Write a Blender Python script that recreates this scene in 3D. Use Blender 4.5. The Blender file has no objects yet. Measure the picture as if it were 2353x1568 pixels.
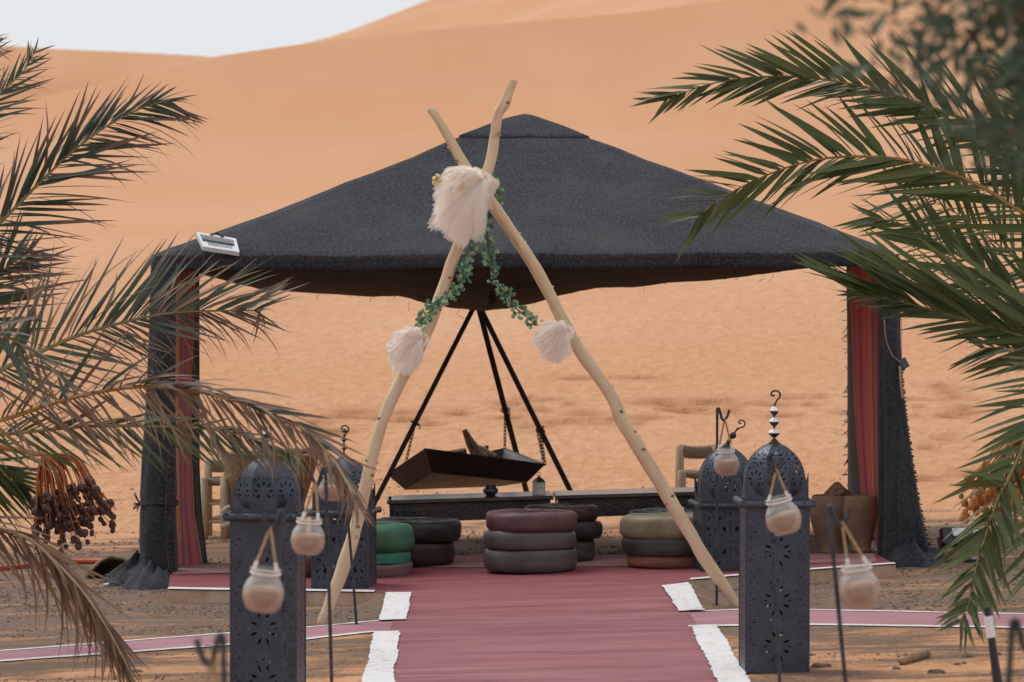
import bpy, bmesh, math, random
import numpy as np
from mathutils import Vector, Matrix, Quaternion, noise as mnoise
random.seed(7); np.random.seed(7)
SC = bpy.context.scene
COL = SC.collection
R = math.radians
# ------------------------------------------------------------------ camera, sky, sun
FPX = 9804.0; CX = 1176.5; CY = 784.0; HORIZON = 567.0; EYE = 2.0
PITCH = math.atan((CY-HORIZON)/FPX)
cam = bpy.data.cameras.new('camera'); camo = bpy.data.objects.new('camera', cam); COL.objects.link(camo)
cam.sensor_width = 36.0; cam.lens = 150.0; cam.clip_start = 0.5; cam.clip_end = 2000
camo.location = (0, 0, EYE); camo.rotation_euler = (R(90)-PITCH, 0, 0)
cam.dof.use_dof = True; cam.dof.focus_distance = 23.2; cam.dof.aperture_fstop = 5.6
SC.camera = camo
SUN_ELEV, SUN_AZ = 58.0, -45.0           # azimuth measured from +Y (beyond the tent) towards +X
w = bpy.data.worlds.new('World'); SC.world = w; w.use_nodes = True
nt = w.node_tree; bg = nt.nodes['Background']
sky = nt.nodes.new('ShaderNodeTexSky'); sky.sky_type = 'NISHITA'; sky.sun_disc = False
sky.sun_elevation = R(SUN_ELEV); sky.sun_rotation = R(SUN_AZ); sky.air_density = 1.0; sky.dust_density = 3.0
hsv = nt.nodes.new('ShaderNodeHueSaturation'); hsv.inputs['Saturation'].default_value = 0.25
mx = nt.nodes.new('ShaderNodeMix'); mx.data_type = 'RGBA'; mx.inputs[0].default_value = 0.85
mx.inputs[7].default_value = (8.0, 8.2, 8.5, 1)
nt.links.new(sky.outputs[0], hsv.inputs['Color']); nt.links.new(hsv.outputs[0], mx.inputs[6])
nt.links.new(mx.outputs[2], bg.inputs['Color']); bg.inputs['Strength'].default_value = 0.1
sl = bpy.data.lights.new('sun', 'SUN'); sl.energy = 1.4; sl.angle = R(24); sl.color = (1, 0.95, 0.88)
so = bpy.data.objects.new('sun', sl); COL.objects.link(so)
sd = Vector((math.sin(R(SUN_AZ))*math.cos(R(SUN_ELEV)), math.cos(R(SUN_AZ))*math.cos(R(SUN_ELEV)), math.sin(R(SUN_ELEV))))
so.rotation_euler = sd.to_track_quat('Z', 'Y').to_euler(); so.location = (5, 20, 30)
SC.view_settings.view_transform = 'Standard'; SC.view_settings.look = 'None'
SC.view_settings.exposure = 0.1; SC.view_settings.gamma = 1.0; SC.view_settings.use_curve_mapping = False
SC.render.engine = 'CYCLES'; SC.cycles.use_denoising = True
SC.cycles.max_bounces = 8; SC.cycles.transparent_max_bounces = 24; SC.cycles.sample_clamp_indirect = 6

# ------------------------------------------------------------------ measuring helpers (a survey of the photograph)
CAMROT = camo.rotation_euler.to_matrix()
TILT = 0.028                                    # the ground climbs gently to the right
def ray(px, py): return CAMROT @ Vector(((px-CX)/FPX, -(py-CY)/FPX, -1.0))
def P(px, py, d): return Vector((0, 0, EYE)) + ray(px, py)*d
def tilt(x): return TILT*max(-7, min(7, x))
def G(px, py, h=0.0):                           # where the line of sight meets the ground raised by h
    r = ray(px, py); t = (EYE-h)/(TILT*r.x - r.z); return Vector((0, 0, EYE)) + r*t
def S(d): return d/FPX                          # metres per photo pixel at depth d
def interp(x, pts):
    xs = [p[0] for p in pts]; ys = [p[1] for p in pts]; return float(np.interp(x, xs, ys))
def catmull(pts, n):
    pts = [Vector(p) for p in pts]
    q = [pts[0]*2-pts[1]] + pts + [pts[-1]*2-pts[-2]]
    out = []
    for i in range(len(pts)-1):
        a, b, c, d = q[i:i+4]
        for k in range(n):
            t = k/n
            out.append(0.5*((2*b) + (c-a)*t + (2*a-5*b+4*c-d)*t*t + (3*b-a-3*c+d)*t**3))
    out.append(pts[-1].copy()); return out
def resample(pts, n):
    L = [0]
    for a, b in zip(pts, pts[1:]): L.append(L[-1]+(b-a).length)
    out = []
    for k in range(n):
        s = L[-1]*k/(n-1); i = max(0, min(len(pts)-2, int(np.searchsorted(L, s)-1)))
        f = (s-L[i])/max(1e-9, L[i+1]-L[i]); out.append(pts[i].lerp(pts[i+1], f))
    return out

# ------------------------------------------------------------------ materials
def node(nt, t, **kw):
    n = nt.nodes.new(t)
    for k, v in kw.items(): setattr(n, k, v)
    return n
def new_mat(name):
    m = bpy.data.materials.new(name); m.use_nodes = True
    return m, m.node_tree, m.node_tree.nodes['Principled BSDF']
def ramp(nt, fac, stops):
    r = node(nt, 'ShaderNodeValToRGB'); e = r.color_ramp.elements
    while len(e) < len(stops): e.new(0.5)
    for el, (p, c) in zip(e, stops):
        el.position = p; el.color = (c[0], c[1], c[2], 1) if not isinstance(c, (int, float)) else (c, c, c, 1)
    nt.links.new(fac, r.inputs[0]); return r.outputs[0]
def coords(nt, scale=(1, 1, 1), kind='Object'):
    tc = node(nt, 'ShaderNodeTexCoord'); mp = node(nt, 'ShaderNodeMapping')
    mp.inputs['Scale'].default_value = scale; nt.links.new(tc.outputs[kind], mp.inputs[0]); return mp.outputs[0]
def noise(nt, vec, scale, detail=4, rough=0.55, dist=0.0):
    n = node(nt, 'ShaderNodeTexNoise'); n.inputs['Scale'].default_value = scale; n.inputs['Detail'].default_value = detail
    n.inputs['Roughness'].default_value = rough; n.inputs['Distortion'].default_value = dist
    if vec is not None: nt.links.new(vec, n.inputs['Vector'])
    return n.outputs['Fac']
def bump(nt, bsdf, h, strength, dist=0.01):
    b = node(nt, 'ShaderNodeBump'); b.inputs['Strength'].default_value = strength; b.inputs['Distance'].default_value = dist
    nt.links.new(h, b.inputs['Height']); nt.links.new(b.outputs[0], bsdf.inputs['Normal'])
def mixc(nt, fac, a, b):
    m = node(nt, 'ShaderNodeMix', data_type='RGBA')
    for s, v in ((0, fac), (6, a), (7, b)):
        if hasattr(v, 'node'): nt.links.new(v, m.inputs[s])
        else: m.inputs[s].default_value = v if isinstance(v, (int, float)) else (*v, 1)
    return m.outputs[2]
def math_(nt, op, a, b=0.0, clamp=False):
    m = node(nt, 'ShaderNodeMath', operation=op, use_clamp=clamp)
    for s, v in ((0, a), (1, b)):
        if hasattr(v, 'node'): nt.links.new(v, m.inputs[s])
        else: m.inputs[s].default_value = v
    return m.outputs[0]
def simple(name, c1, c2=None, rough=0.7, scale=20, vec_scale=(1, 1, 1), bmp=0.3, bdist=0.004, metal=0.0, lo=0.35, hi=0.65, spec=None, bscale=None, sheen=0):
    m, nt, b = new_mat(name); v = coords(nt, vec_scale)
    n = noise(nt, v, scale, 5)
    nt.links.new(ramp(nt, n, [(lo, c1), (hi, c2 or c1)]), b.inputs['Base Color'])
    b.inputs['Roughness'].default_value = rough; b.inputs['Metallic'].default_value = metal
    if spec is not None: b.inputs['Specular IOR Level'].default_value = spec
    if sheen: b.inputs['Sheen Weight'].default_value = sheen
    if bmp: bump(nt, b, noise(nt, v, bscale or scale*2, 4), bmp, bdist)
    return m

# ------------------------------------------------------------------ mesh building
class MB:
    def __init__(s): s.v = []; s.f = []; s.m = []; s.attr = None
    def add(s, vs, fs, mi=0):
        o = len(s.v); s.v += [Vector(v) for v in vs]; s.f += [tuple(i+o for i in f) for f in fs]; s.m += [mi]*len(fs); return o
    def box(s, c, size, rot=None, mi=0, taper=1.0):
        c = Vector(c); x, y, z = [k/2 for k in size]
        vs = [Vector((sx*x*(taper if sz > 0 else 1), sy*y*(taper if sz > 0 else 1), sz*z)) for sz in (-1, 1) for sy in (-1, 1) for sx in (-1, 1)]
        if rot is not None: vs = [rot @ v for v in vs]
        s.add([v+c for v in vs], [(0, 2, 3, 1), (4, 5, 7, 6), (0, 1, 5, 4), (2, 6, 7, 3), (0, 4, 6, 2), (1, 3, 7, 5)], mi)
    def tube(s, pts, rad, seg=8, mi=0, caps=True, flat=1.0, twist=0.0, wob=0.0):
        pts = [Vector(p) for p in pts]; n = len(pts)
        if isinstance(rad, (int, float)): rad = [rad]*n
        up = None; vs = []; fs = []
        for i, p in enumerate(pts):
            t = (pts[min(i+1, n-1)]-pts[max(i-1, 0)]).normalized()
            if up is None: up = t.orthogonal().normalized()
            up = (up - t*up.dot(t)); up = up.normalized() if up.length > 1e-6 else t.orthogonal().normalized()
            bi = t.cross(up)
            for k in range(seg):
                a = 2*math.pi*k/seg + twist*i
                r = rad[i]*(1+wob*mnoise.noise(p*9+Vector((math.cos(a), math.sin(a), 0))*1.3)) if wob else rad[i]
                vs.append(p + up*math.cos(a)*r + bi*math.sin(a)*r*flat)
        for i in range(n-1):
            for k in range(seg):
                a, b2 = i*seg+k, i*seg+(k+1) % seg; fs.append((a, b2, b2+seg, a+seg))
        if caps: fs.append(tuple(range(seg-1, -1, -1))); fs.append(tuple(range((n-1)*seg, n*seg)))
        s.add(vs, fs, mi)
    def lathe(s, prof, c=(0, 0, 0), seg=24, mi=0, rot=None, sx=1.0, wob=0.0):
        c = Vector(c); vs = []; fs = []; n = len(prof)
        for j, (r, z) in enumerate(prof):
            for k in range(seg):
                a = 2*math.pi*k/seg
                rr = r*(1+wob*mnoise.noise(Vector((math.cos(a)*1.2, math.sin(a)*1.2, j*0.15))+c*3)) if wob else r
                v = Vector((rr*math.cos(a)*sx, rr*math.sin(a), z))
                vs.append((rot @ v if rot is not None else v)+c)
        for j in range(n-1):
            for k in range(seg):
                a, b2 = j*seg+k, j*seg+(k+1) % seg; fs.append((a, b2, b2+seg, a+seg))
        if prof[0][0] > 1e-5: fs.append(tuple(range(seg-1, -1, -1)))
        if prof[-1][0] > 1e-5: fs.append(tuple(range((n-1)*seg, n*seg)))
        s.add(vs, fs, mi)
    def grid(s, rows, mi=0, close=False):
        n = len(rows); m = len(rows[0]); vs = [v for r in rows for v in r]; fs = []
        for i in range(n-1):
            for j in range(m if close else m-1):
                j2 = (j+1) % m; fs.append((i*m+j, i*m+j2, (i+1)*m+j2, (i+1)*m+j))
        return s.add(vs, fs, mi)
    def prism(s, poly, axis_off, mi=0):          # poly: 3D points of one face; axis_off: vector to the other face
        n = len(poly); a = [Vector(p) for p in poly]; b = [p+Vector(axis_off) for p in a]
        s.add(a+b, [tuple(range(n-1, -1, -1)), tuple(range(n, 2*n))]+[(i, (i+1) % n, n+(i+1) % n, n+i) for i in range(n)], mi)
    def build(s, name, mat, parent=None, smooth=False, origin=None, local=False, solid=0.0, fix=True):
        me = bpy.data.meshes.new(name)
        if origin is None:
            if parent is not None: origin = world_of(parent)
            else:
                a = np.array([v[:] for v in s.v]); origin = Vector(((a[:, 0].min()+a[:, 0].max())/2, (a[:, 1].min()+a[:, 1].max())/2, a[:, 2].min()))
        if local: origin = Vector((0, 0, 0))
        origin = Vector(origin)
        me.from_pydata([(v-origin)[:] for v in s.v], [], s.f)
        mats = mat if isinstance(mat, (list, tuple)) else [mat]
        for mm in mats: me.materials.append(mm)
        if len(mats) > 1: me.polygons.foreach_set('material_index', s.m)
        if fix:
            bm = bmesh.new(); bm.from_mesh(me); bmesh.ops.recalc_face_normals(bm, faces=bm.faces); bm.to_mesh(me); bm.free()
        if smooth: me.polygons.foreach_set('use_smooth', [True]*len(me.polygons))
        if s.attr is not None:
            at = me.attributes.new('t', 'FLOAT', 'POINT'); at.data.foreach_set('value', s.attr)
        o = link(name, me, parent)
        if parent is None: o.location = origin
        if solid:
            md = o.modifiers.new('thickness', 'SOLIDIFY'); md.thickness = solid; md.offset = 0
        if smooth == 'auto': pass
        return o
def world_of(o):
    v = Vector((0, 0, 0))
    while o is not None: v += o.location; o = o.parent
    return v
def link(name, data, parent=None):
    o = bpy.data.objects.new(name, data); COL.objects.link(o)
    if parent is not None: o.parent = parent
    return o
def tag(o, label=None, cat=None, group=None, kind=None):
    if label: o['label'] = label
    if cat: o['category'] = cat
    if group: o['group'] = group
    if kind: o['kind'] = kind
    return o
def thing(name, loc, label, cat, group=None, rz=0.0):
    o = link(name, None); o.location = loc; o.rotation_euler.z = rz; o.empty_display_size = 0.1
    return tag(o, label, cat, group)
def copy_tree(o, parent=None):
    c = o.copy(); COL.objects.link(c); c.parent = parent
    for ch in list(o.children): copy_tree(ch, c)
    return c
def bevel(o, wd=0.004, seg=2):
    m = o.modifiers.new('bevel', 'BEVEL'); m.width = wd; m.segments = seg; m.limit_method = 'ANGLE'; return o

# ------------------------------------------------------------------ materials of this place
SAND_HI = (0.67, 0.40, 0.255); SAND_LO = (0.60, 0.33, 0.19)
def sand_material(name, gravel):
    m, nt, b = new_mat(name); v = coords(nt); b.inputs['Roughness'].default_value = 0.95
    b.inputs['Specular IOR Level'].default_value = 0.1
    big = noise(nt, coords(nt, (0.25, 0.12, 0.25)), 1.0, 4)
    base = ramp(nt, big, [(0.35, SAND_LO), (0.65, SAND_HI)])
    gr = noise(nt, v, 160, 3)
    base = mixc(nt, math_(nt, 'MULTIPLY', gr, 0.35), base, (0.42, 0.2, 0.095))
    # ripples run across the slope
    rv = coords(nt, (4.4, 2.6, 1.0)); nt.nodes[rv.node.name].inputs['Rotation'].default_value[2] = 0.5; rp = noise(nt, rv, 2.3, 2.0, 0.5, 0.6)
    rv2 = coords(nt, (2.2, 13.0, 1.0)); rp2 = noise(nt, rv2, 1.0, 2, 0.5, 0.3)
    h = math_(nt, 'ADD', math_(nt, 'MULTIPLY', rp, 1.0), math_(nt, 'MULTIPLY', rp2, 0.55))
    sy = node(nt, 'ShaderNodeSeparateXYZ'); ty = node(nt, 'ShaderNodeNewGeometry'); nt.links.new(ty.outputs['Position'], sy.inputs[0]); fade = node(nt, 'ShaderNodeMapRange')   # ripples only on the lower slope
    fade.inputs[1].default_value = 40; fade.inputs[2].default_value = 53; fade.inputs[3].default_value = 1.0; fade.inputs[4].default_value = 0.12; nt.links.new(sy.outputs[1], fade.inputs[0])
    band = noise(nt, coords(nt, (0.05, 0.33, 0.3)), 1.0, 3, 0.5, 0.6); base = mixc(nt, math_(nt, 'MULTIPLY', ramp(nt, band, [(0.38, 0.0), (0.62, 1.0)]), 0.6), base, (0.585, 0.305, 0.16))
    base = mixc(nt, math_(nt, 'MULTIPLY', ramp(nt, rp, [(0.32, 1.0), (0.6, 0.0)]), math_(nt, 'MULTIPLY', fade.outputs[0], 0.42)), base, (0.44, 0.2, 0.085))  # ripple troughs darkened in the colour, standing in for their faint shade
    if gravel:
        sep = node(nt, 'ShaderNodeSeparateXYZ'); tc = node(nt, 'ShaderNodeTexCoord'); nt.links.new(tc.outputs['Object'], sep.inputs[0])
        streak = noise(nt, coords(nt, (1.1, 2.6, 1)), 1.0, 7, 0.68, 0.4)
        # pebbly belt round the tent, thinning on the dune and towards the camera
        belt = node(nt, 'ShaderNodeMapRange'); belt.inputs[1].default_value = 28.5; belt.inputs[2].default_value = 33; belt.inputs[3].default_value = 0.0; belt.inputs[4].default_value = -0.45
        nt.links.new(sep.outputs[1], belt.inputs[0])
        near = node(nt, 'ShaderNodeMapRange'); near.inputs[1].default_value = 20.0; near.inputs[2].default_value = 23.3; near.inputs[3].default_value = -0.13; near.inputs[4].default_value = 0.0
        nt.links.new(sep.outputs[1], near.inputs[0])
        s2 = math_(nt, 'ADD', math_(nt, 'ADD', streak, belt.outputs[0]), near.outputs[0])
        grain = noise(nt, v, 42, 4, 0.75)
        msk = ramp(nt, math_(nt, 'ADD', math_(nt, 'MULTIPLY', s2, 0.72), math_(nt, 'MULTIPLY', grain, 0.3)), [(0.395, 0.0), (0.50, 1.0)])
        dark = ramp(nt, noise(nt, v, 75, 3, 0.7), [(0.3, (0.10, 0.083, 0.075)), (0.52, (0.19, 0.155, 0.135)), (0.7, (0.30, 0.225, 0.175))])
        base = mixc(nt, math_(nt, 'MULTIPLY', msk, 0.86), base, dark)
        h = math_(nt, 'ADD', h, math_(nt, 'MULTIPLY', grain, math_(nt, 'MULTIPLY', msk, 0.7)))
    h = math_(nt, 'MULTIPLY', h, fade.outputs[0])
    dent_shade = node(nt, 'ShaderNodeAttribute'); dent_shade.attribute_name = 'dent_shade'; base = mixc(nt, math_(nt, 'MULTIPLY', dent_shade.outputs['Fac'], 0.85), base, (0.31, 0.135, 0.06))   # shade of the footprint dents painted into the sand colour
    nt.links.new(base, b.inputs['Base Color'])
    bump(nt, b, h, 0.65, 0.08)
    return m
M = {}
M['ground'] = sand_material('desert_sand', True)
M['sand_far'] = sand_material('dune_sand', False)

def wool_material():
    m, nt, b = new_mat('charcoal_wool'); v = coords(nt)
    a = noise(nt, coords(nt, (75, 40, 60)), 1.0, 3, 0.75); fleck = noise(nt, coords(nt, (120, 45, 70)), 1.0, 2, 0.7)
    big = noise(nt, v, 1.6, 5, 0.6)
    c = ramp(nt, a, [(0.34, (0.014, 0.0145, 0.017)), (0.54, (0.033, 0.036, 0.044)), (0.7, (0.068, 0.074, 0.088))])
    c = mixc(nt, ramp(nt, fleck, [(0.56, 0.0), (0.7, 0.5)]), c, (0.12, 0.125, 0.14))
    c = mixc(nt, math_(nt, 'MULTIPLY', ramp(nt, big, [(0.45, 0.0), (0.7, 1.0)]), 0.3), c, (0.09, 0.085, 0.085))
    nt.links.new(c, b.inputs['Base Color']); b.inputs['Roughness'].default_value = 0.95; b.inputs['Specular IOR Level'].default_value = 0.15
    b.inputs['Sheen Weight'].default_value = 0.08
    bump(nt, b, a, 0.5, 0.006); return m
M['wool'] = wool_material()
M['lining'] = simple('brown_lining', (0.010, 0.007, 0.007), (0.03, 0.015, 0.013), 0.95, 6, bscale=150, bmp=0.4)
M['thread'] = simple('rust_thread', (0.05, 0.022, 0.016), (0.13, 0.055, 0.032), 0.9, 60)
def stripes_material():
    m, nt, b = new_mat('striped_cloth'); tc = node(nt, 'ShaderNodeTexCoord'); sep = node(nt, 'ShaderNodeSeparateXYZ')
    nt.links.new(tc.outputs['UV'], sep.inputs[0])
    red, dk, org, gry, pink = (0.66, 0.035, 0.05), (0.3, 0.018, 0.04), (0.75, 0.28, 0.06), (0.5, 0.1, 0.12), (0.78, 0.08, 0.08)
    st = [(0.0, org), (0.04, red), (0.14, gry), (0.2, red), (0.30, gry), (0.36, pink), (0.46, red), (0.5, org), (0.56, red), (0.60, org), (0.63, dk), (0.70, gry), (0.74, dk), (0.80, red), (0.84, gry), (0.88, red), (0.93, dk), (0.965, org)]
    r = node(nt, 'ShaderNodeValToRGB'); r.color_ramp.interpolation = 'CONSTANT'; e = r.color_ramp.elements
    while len(e) < len(st): e.new(0.5)
    for el, (p, c) in zip(e, st): el.position = p; el.color = (*c, 1)
    wv = noise(nt, coords(nt, (3, 3, 3)), 4, 2); u = math_(nt, 'ADD', sep.outputs[0], math_(nt, 'MULTIPLY', math_(nt, 'SUBTRACT', wv, 0.5), 0.02))
    nt.links.new(u, r.inputs[0]); c = mixc(nt, math_(nt, 'MULTIPLY', noise(nt, coords(nt, (200, 200, 60)), 1, 3), 0.25), r.outputs[0], (0.2, 0.03, 0.03))
    nt.links.new(c, b.inputs['Base Color']); b.inputs['Roughness'].default_value = 0.85; b.inputs['Sheen Weight'].default_value = 0.1
    bump(nt, b, noise(nt, coords(nt, (300, 300, 80)), 1, 2), 0.3, 0.002); return m
M['stripes'] = stripes_material()
def bark_wood():
    m, nt, b = new_mat('peeled_driftwood'); v = coords(nt, (16, 16, 1.0)); a = noise(nt, v, 1.7, 5, 0.65, 0.5)
    c = ramp(nt, a, [(0.28, (0.5, 0.32, 0.18)), (0.45, (0.68, 0.51, 0.33)), (0.7, (0.76, 0.61, 0.43))])
    cr = noise(nt, coords(nt, (26, 26, 0.8)), 1.6, 3, 0.5, 0.4); c = mixc(nt, ramp(nt, cr, [(0.63, 0.0), (0.71, 0.6)]), c, (0.17, 0.085, 0.045))
    kn = noise(nt, coords(nt, (11, 11, 7)), 1.0, 1); c = mixc(nt, ramp(nt, kn, [(0.74, 0.0), (0.8, 0.8)]), c, (0.14, 0.06, 0.03))
    pat = noise(nt, coords(nt), 3.5, 3); c = mixc(nt, math_(nt, 'MULTIPLY', ramp(nt, pat, [(0.45, 0.0), (0.7, 1.0)]), 0.3), c, (0.56, 0.34, 0.18))
    nt.links.new(c, b.inputs['Base Color']); b.inputs['Roughness'].default_value = 0.6; b.inputs['Specular IOR Level'].default_value = 0.3
    bump(nt, b, cr, 0.35, 0.006); return m
M['driftwood'] = bark_wood()
def lantern_metal():
    m, nt, b = new_mat('blue_grey_tin'); v = coords(nt); a = noise(nt, v, 7, 6, 0.65)
    c = ramp(nt, a, [(0.3, (0.04, 0.048, 0.066)), (0.55, (0.06, 0.072, 0.098)), (0.75, (0.09, 0.105, 0.14))])
    ru = noise(nt, v, 23, 4, 0.7); c = mixc(nt, ramp(nt, ru, [(0.66, 0.0), (0.8, 0.6)]), c, (0.09, 0.055, 0.045))
    nt.links.new(c, b.inputs['Base Color']); b.inputs['Metallic'].default_value = 0.5
    nt.links.new(ramp(nt, a, [(0.3, 0.38), (0.7, 0.52)]), b.inputs['Roughness'])
    bump(nt, b, noise(nt, v, 16, 3), 0.25, 0.01); return m
M['tin'] = lantern_metal()
M['bright_tin'] = simple('polished_finial_metal', (0.5, 0.5, 0.5), (0.7, 0.7, 0.7), 0.3, 20, metal=0.9, bmp=0.1)
M['iron'] = simple('rusty_black_iron', (0.022, 0.02, 0.02), (0.065, 0.05, 0.045), 0.6, 18, metal=0.4, bmp=0.3)
M['rod'] = simple('weathered_rebar', (0.03, 0.033, 0.042), (0.075, 0.078, 0.09), 0.55, 25, metal=0.5, bmp=0.3)
M['bowl'] = simple('scorched_steel', (0.026, 0.017, 0.015), (0.08, 0.05, 0.041), 0.5, 4, metal=0.5, bmp=0.25, bdist=0.01, lo=0.3, hi=0.75)
M['bowl_in'] = simple('ashy_steel', (0.1, 0.1, 0.11), (0.22, 0.21, 0.2), 0.45, 6, metal=0.6, bmp=0.2)
def painted_floor(name, c1, c2, wear, stripe=(0.35, 9.0, 1), c1n=None, c2n=None):
    m, nt, b = new_mat(name); gp_ = node(nt, 'ShaderNodeNewGeometry')
    def coords(nt, s=(1, 1, 1)): mp = node(nt, 'ShaderNodeMapping'); mp.inputs['Scale'].default_value = s; nt.links.new(gp_.outputs['Position'], mp.inputs[0]); return mp.outputs[0]
    st = noise(nt, coords(nt, stripe), 1.0, 8, 0.74, 0.9); big = noise(nt, coords(nt, (0.8, 1.2, 1)), 1.0, 4)
    c = ramp(nt, st, [(0.3, c1), (0.7, c2)])
    if c1n:                                     # trodden paler along the path, redder under the tent
        sp_ = node(nt, 'ShaderNodeSeparateXYZ'); nt.links.new(gp_.outputs['Position'], sp_.inputs[0]); mr = node(nt, 'ShaderNodeMapRange'); mr.inputs[1].default_value = 25.3; mr.inputs[2].default_value = 22.6
        nt.links.new(math_(nt, 'ADD', sp_.outputs[1], math_(nt, 'MULTIPLY', math_(nt, 'SUBTRACT', big, 0.5), 2.0)), mr.inputs[0]); c = mixc(nt, mr.outputs[0], c, ramp(nt, st, [(0.3, c1n), (0.7, c2n)]))
    c = mixc(nt, math_(nt, 'MULTIPLY', ramp(nt, big, [(0.4, 0.0), (0.7, 1.0)]), 0.25), c, c2)
    s2 = noise(nt, coords(nt, (stripe[0]*2, stripe[1]*2.3, 1)), 1.0, 5, 0.8); c = mixc(nt, ramp(nt, s2, [(0.6, 0.0), (0.76, wear)]), c, (0.45, 0.27, 0.25))
    sp = noise(nt, coords(nt), 60, 3, 0.8); c = mixc(nt, ramp(nt, sp, [(0.66, 0.0), (0.78, 0.5)]), c, (0.36, 0.2, 0.13))
    nt.links.new(c, b.inputs['Base Color']); b.inputs['Roughness'].default_value = 0.75; b.inputs['Specular IOR Level'].default_value = 0.3
    bump(nt, b, math_(nt, 'ADD', st, math_(nt, 'MULTIPLY', sp, 0.4)), 0.3, 0.012); return m
M['red_floor'] = painted_floor('red_painted_concrete', (0.15, 0.025, 0.033), (0.28, 0.07, 0.08), 0.4, (0.8, 6.0, 1), (0.17, 0.045, 0.054), (0.385, 0.165, 0.178))
M['path_floor'] = painted_floor('rosy_painted_concrete', (0.18, 0.047, 0.055), (0.37, 0.15, 0.16), 0.65, (0.55, 7.0, 1))
M['pink_floor'] = painted_floor('faded_pink_concrete', (0.3, 0.125, 0.15), (0.45, 0.24, 0.27), 0.5, (1.2, 3.0, 1))
M['worn_floor'] = painted_floor('sandy_worn_concrete', (0.22, 0.09, 0.085), (0.38, 0.2, 0.18), 0.6, (0.8, 6.0, 1))
M['white_paint'] = simple('white_limewash', (0.7, 0.69, 0.69), (0.56, 0.49, 0.46), 0.85, 30, vec_scale=(1, 0.4, 1), lo=0.5, hi=0.75, bmp=0.1, bdist=0.002, bscale=40)
M['slab_side'] = simple('dusty_slab_side', (0.42, 0.27, 0.17), (0.5, 0.4, 0.32), 0.9, 8, bmp=0.5)
M['stone'] = simple('desert_pebble', (0.07, 0.055, 0.05), (0.2, 0.14, 0.11), 0.85, 14)
M['rope'] = simple('jute_rope', (0.3, 0.18, 0.09), (0.48, 0.33, 0.19), 0.9, 90, bmp=0.6)
M['white_string'] = simple('white_string', (0.7, 0.66, 0.6), (0.8, 0.77, 0.72), 0.9, 60)
M['jar_sand'] = simple('pinkish_jar_sand', (0.40, 0.235, 0.165), (0.48, 0.295, 0.215), 0.95, 70, bmp=0.2)
def glass_material():
    m, nt, b = new_mat('dusty_jar_glass'); b.inputs['Base Color'].default_value = (0.78, 0.75, 0.72, 1); b.inputs['Roughness'].default_value = 0.18
    tr = node(nt, 'ShaderNodeBsdfTransparent'); tr.inputs[0].default_value = (0.96, 0.97, 0.96, 1); mxs = node(nt, 'ShaderNodeMixShader')
    dust = noise(nt, coords(nt), 14, 4)
    fr = node(nt, 'ShaderNodeFresnel'); fr.inputs[0].default_value = 1.45
    sp = node(nt, 'ShaderNodeSeparateXYZ'); tc = node(nt, 'ShaderNodeTexCoord'); nt.links.new(tc.outputs['Object'], sp.inputs[0]); mr = node(nt, 'ShaderNodeMapRange')
    mr.inputs[1].default_value = 0.07; mr.inputs[2].default_value = 0.10; mr.inputs[3].default_value = 0.15; mr.inputs[4].default_value = 1.0; nt.links.new(sp.outputs[2], mr.inputs[0])   # dusty film above the sand
    f = math_(nt, 'ADD', math_(nt, 'MULTIPLY', ramp(nt, dust, [(0.3, 0.1), (0.75, 0.34)]), mr.outputs[0]), math_(nt, 'MULTIPLY', fr.outputs[0], 0.22), True)
    nt.links.new(f, mxs.inputs[0]); nt.links.new(tr.outputs[0], mxs.inputs[1]); nt.links.new(b.outputs[0], mxs.inputs[2])
    nt.links.new(mxs.outputs[0], nt.nodes['Material Output'].inputs[0]); return m
M['glass'] = glass_material()
def tulle_material():
    m, nt, b = new_mat('blush_tulle'); b.inputs['Base Color'].default_value = (0.98, 0.915, 0.845, 1); b.inputs['Roughness'].default_value = 0.9
    b.inputs['Specular IOR Level'].default_value = 0.1; b.inputs['Sheen Weight'].default_value = 0.1
    tl = node(nt, 'ShaderNodeBsdfTranslucent'); tl.inputs[0].default_value = (0.98, 0.915, 0.845, 1)
    m1 = node(nt, 'ShaderNodeMixShader'); m1.inputs[0].default_value = 0.55; nt.links.new(b.outputs[0], m1.inputs[1]); nt.links.new(tl.outputs[0], m1.inputs[2])
    tr = node(nt, 'ShaderNodeBsdfTransparent'); m2 = node(nt, 'ShaderNodeMixShader'); m2.inputs[0].default_value = 0.5
    nt.links.new(tr.outputs[0], m2.inputs[1]); nt.links.new(m1.outputs[0], m2.inputs[2]); nt.links.new(m2.outputs[0], nt.nodes['Material Output'].inputs[0]); return m
M['tulle'] = tulle_material()
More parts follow.
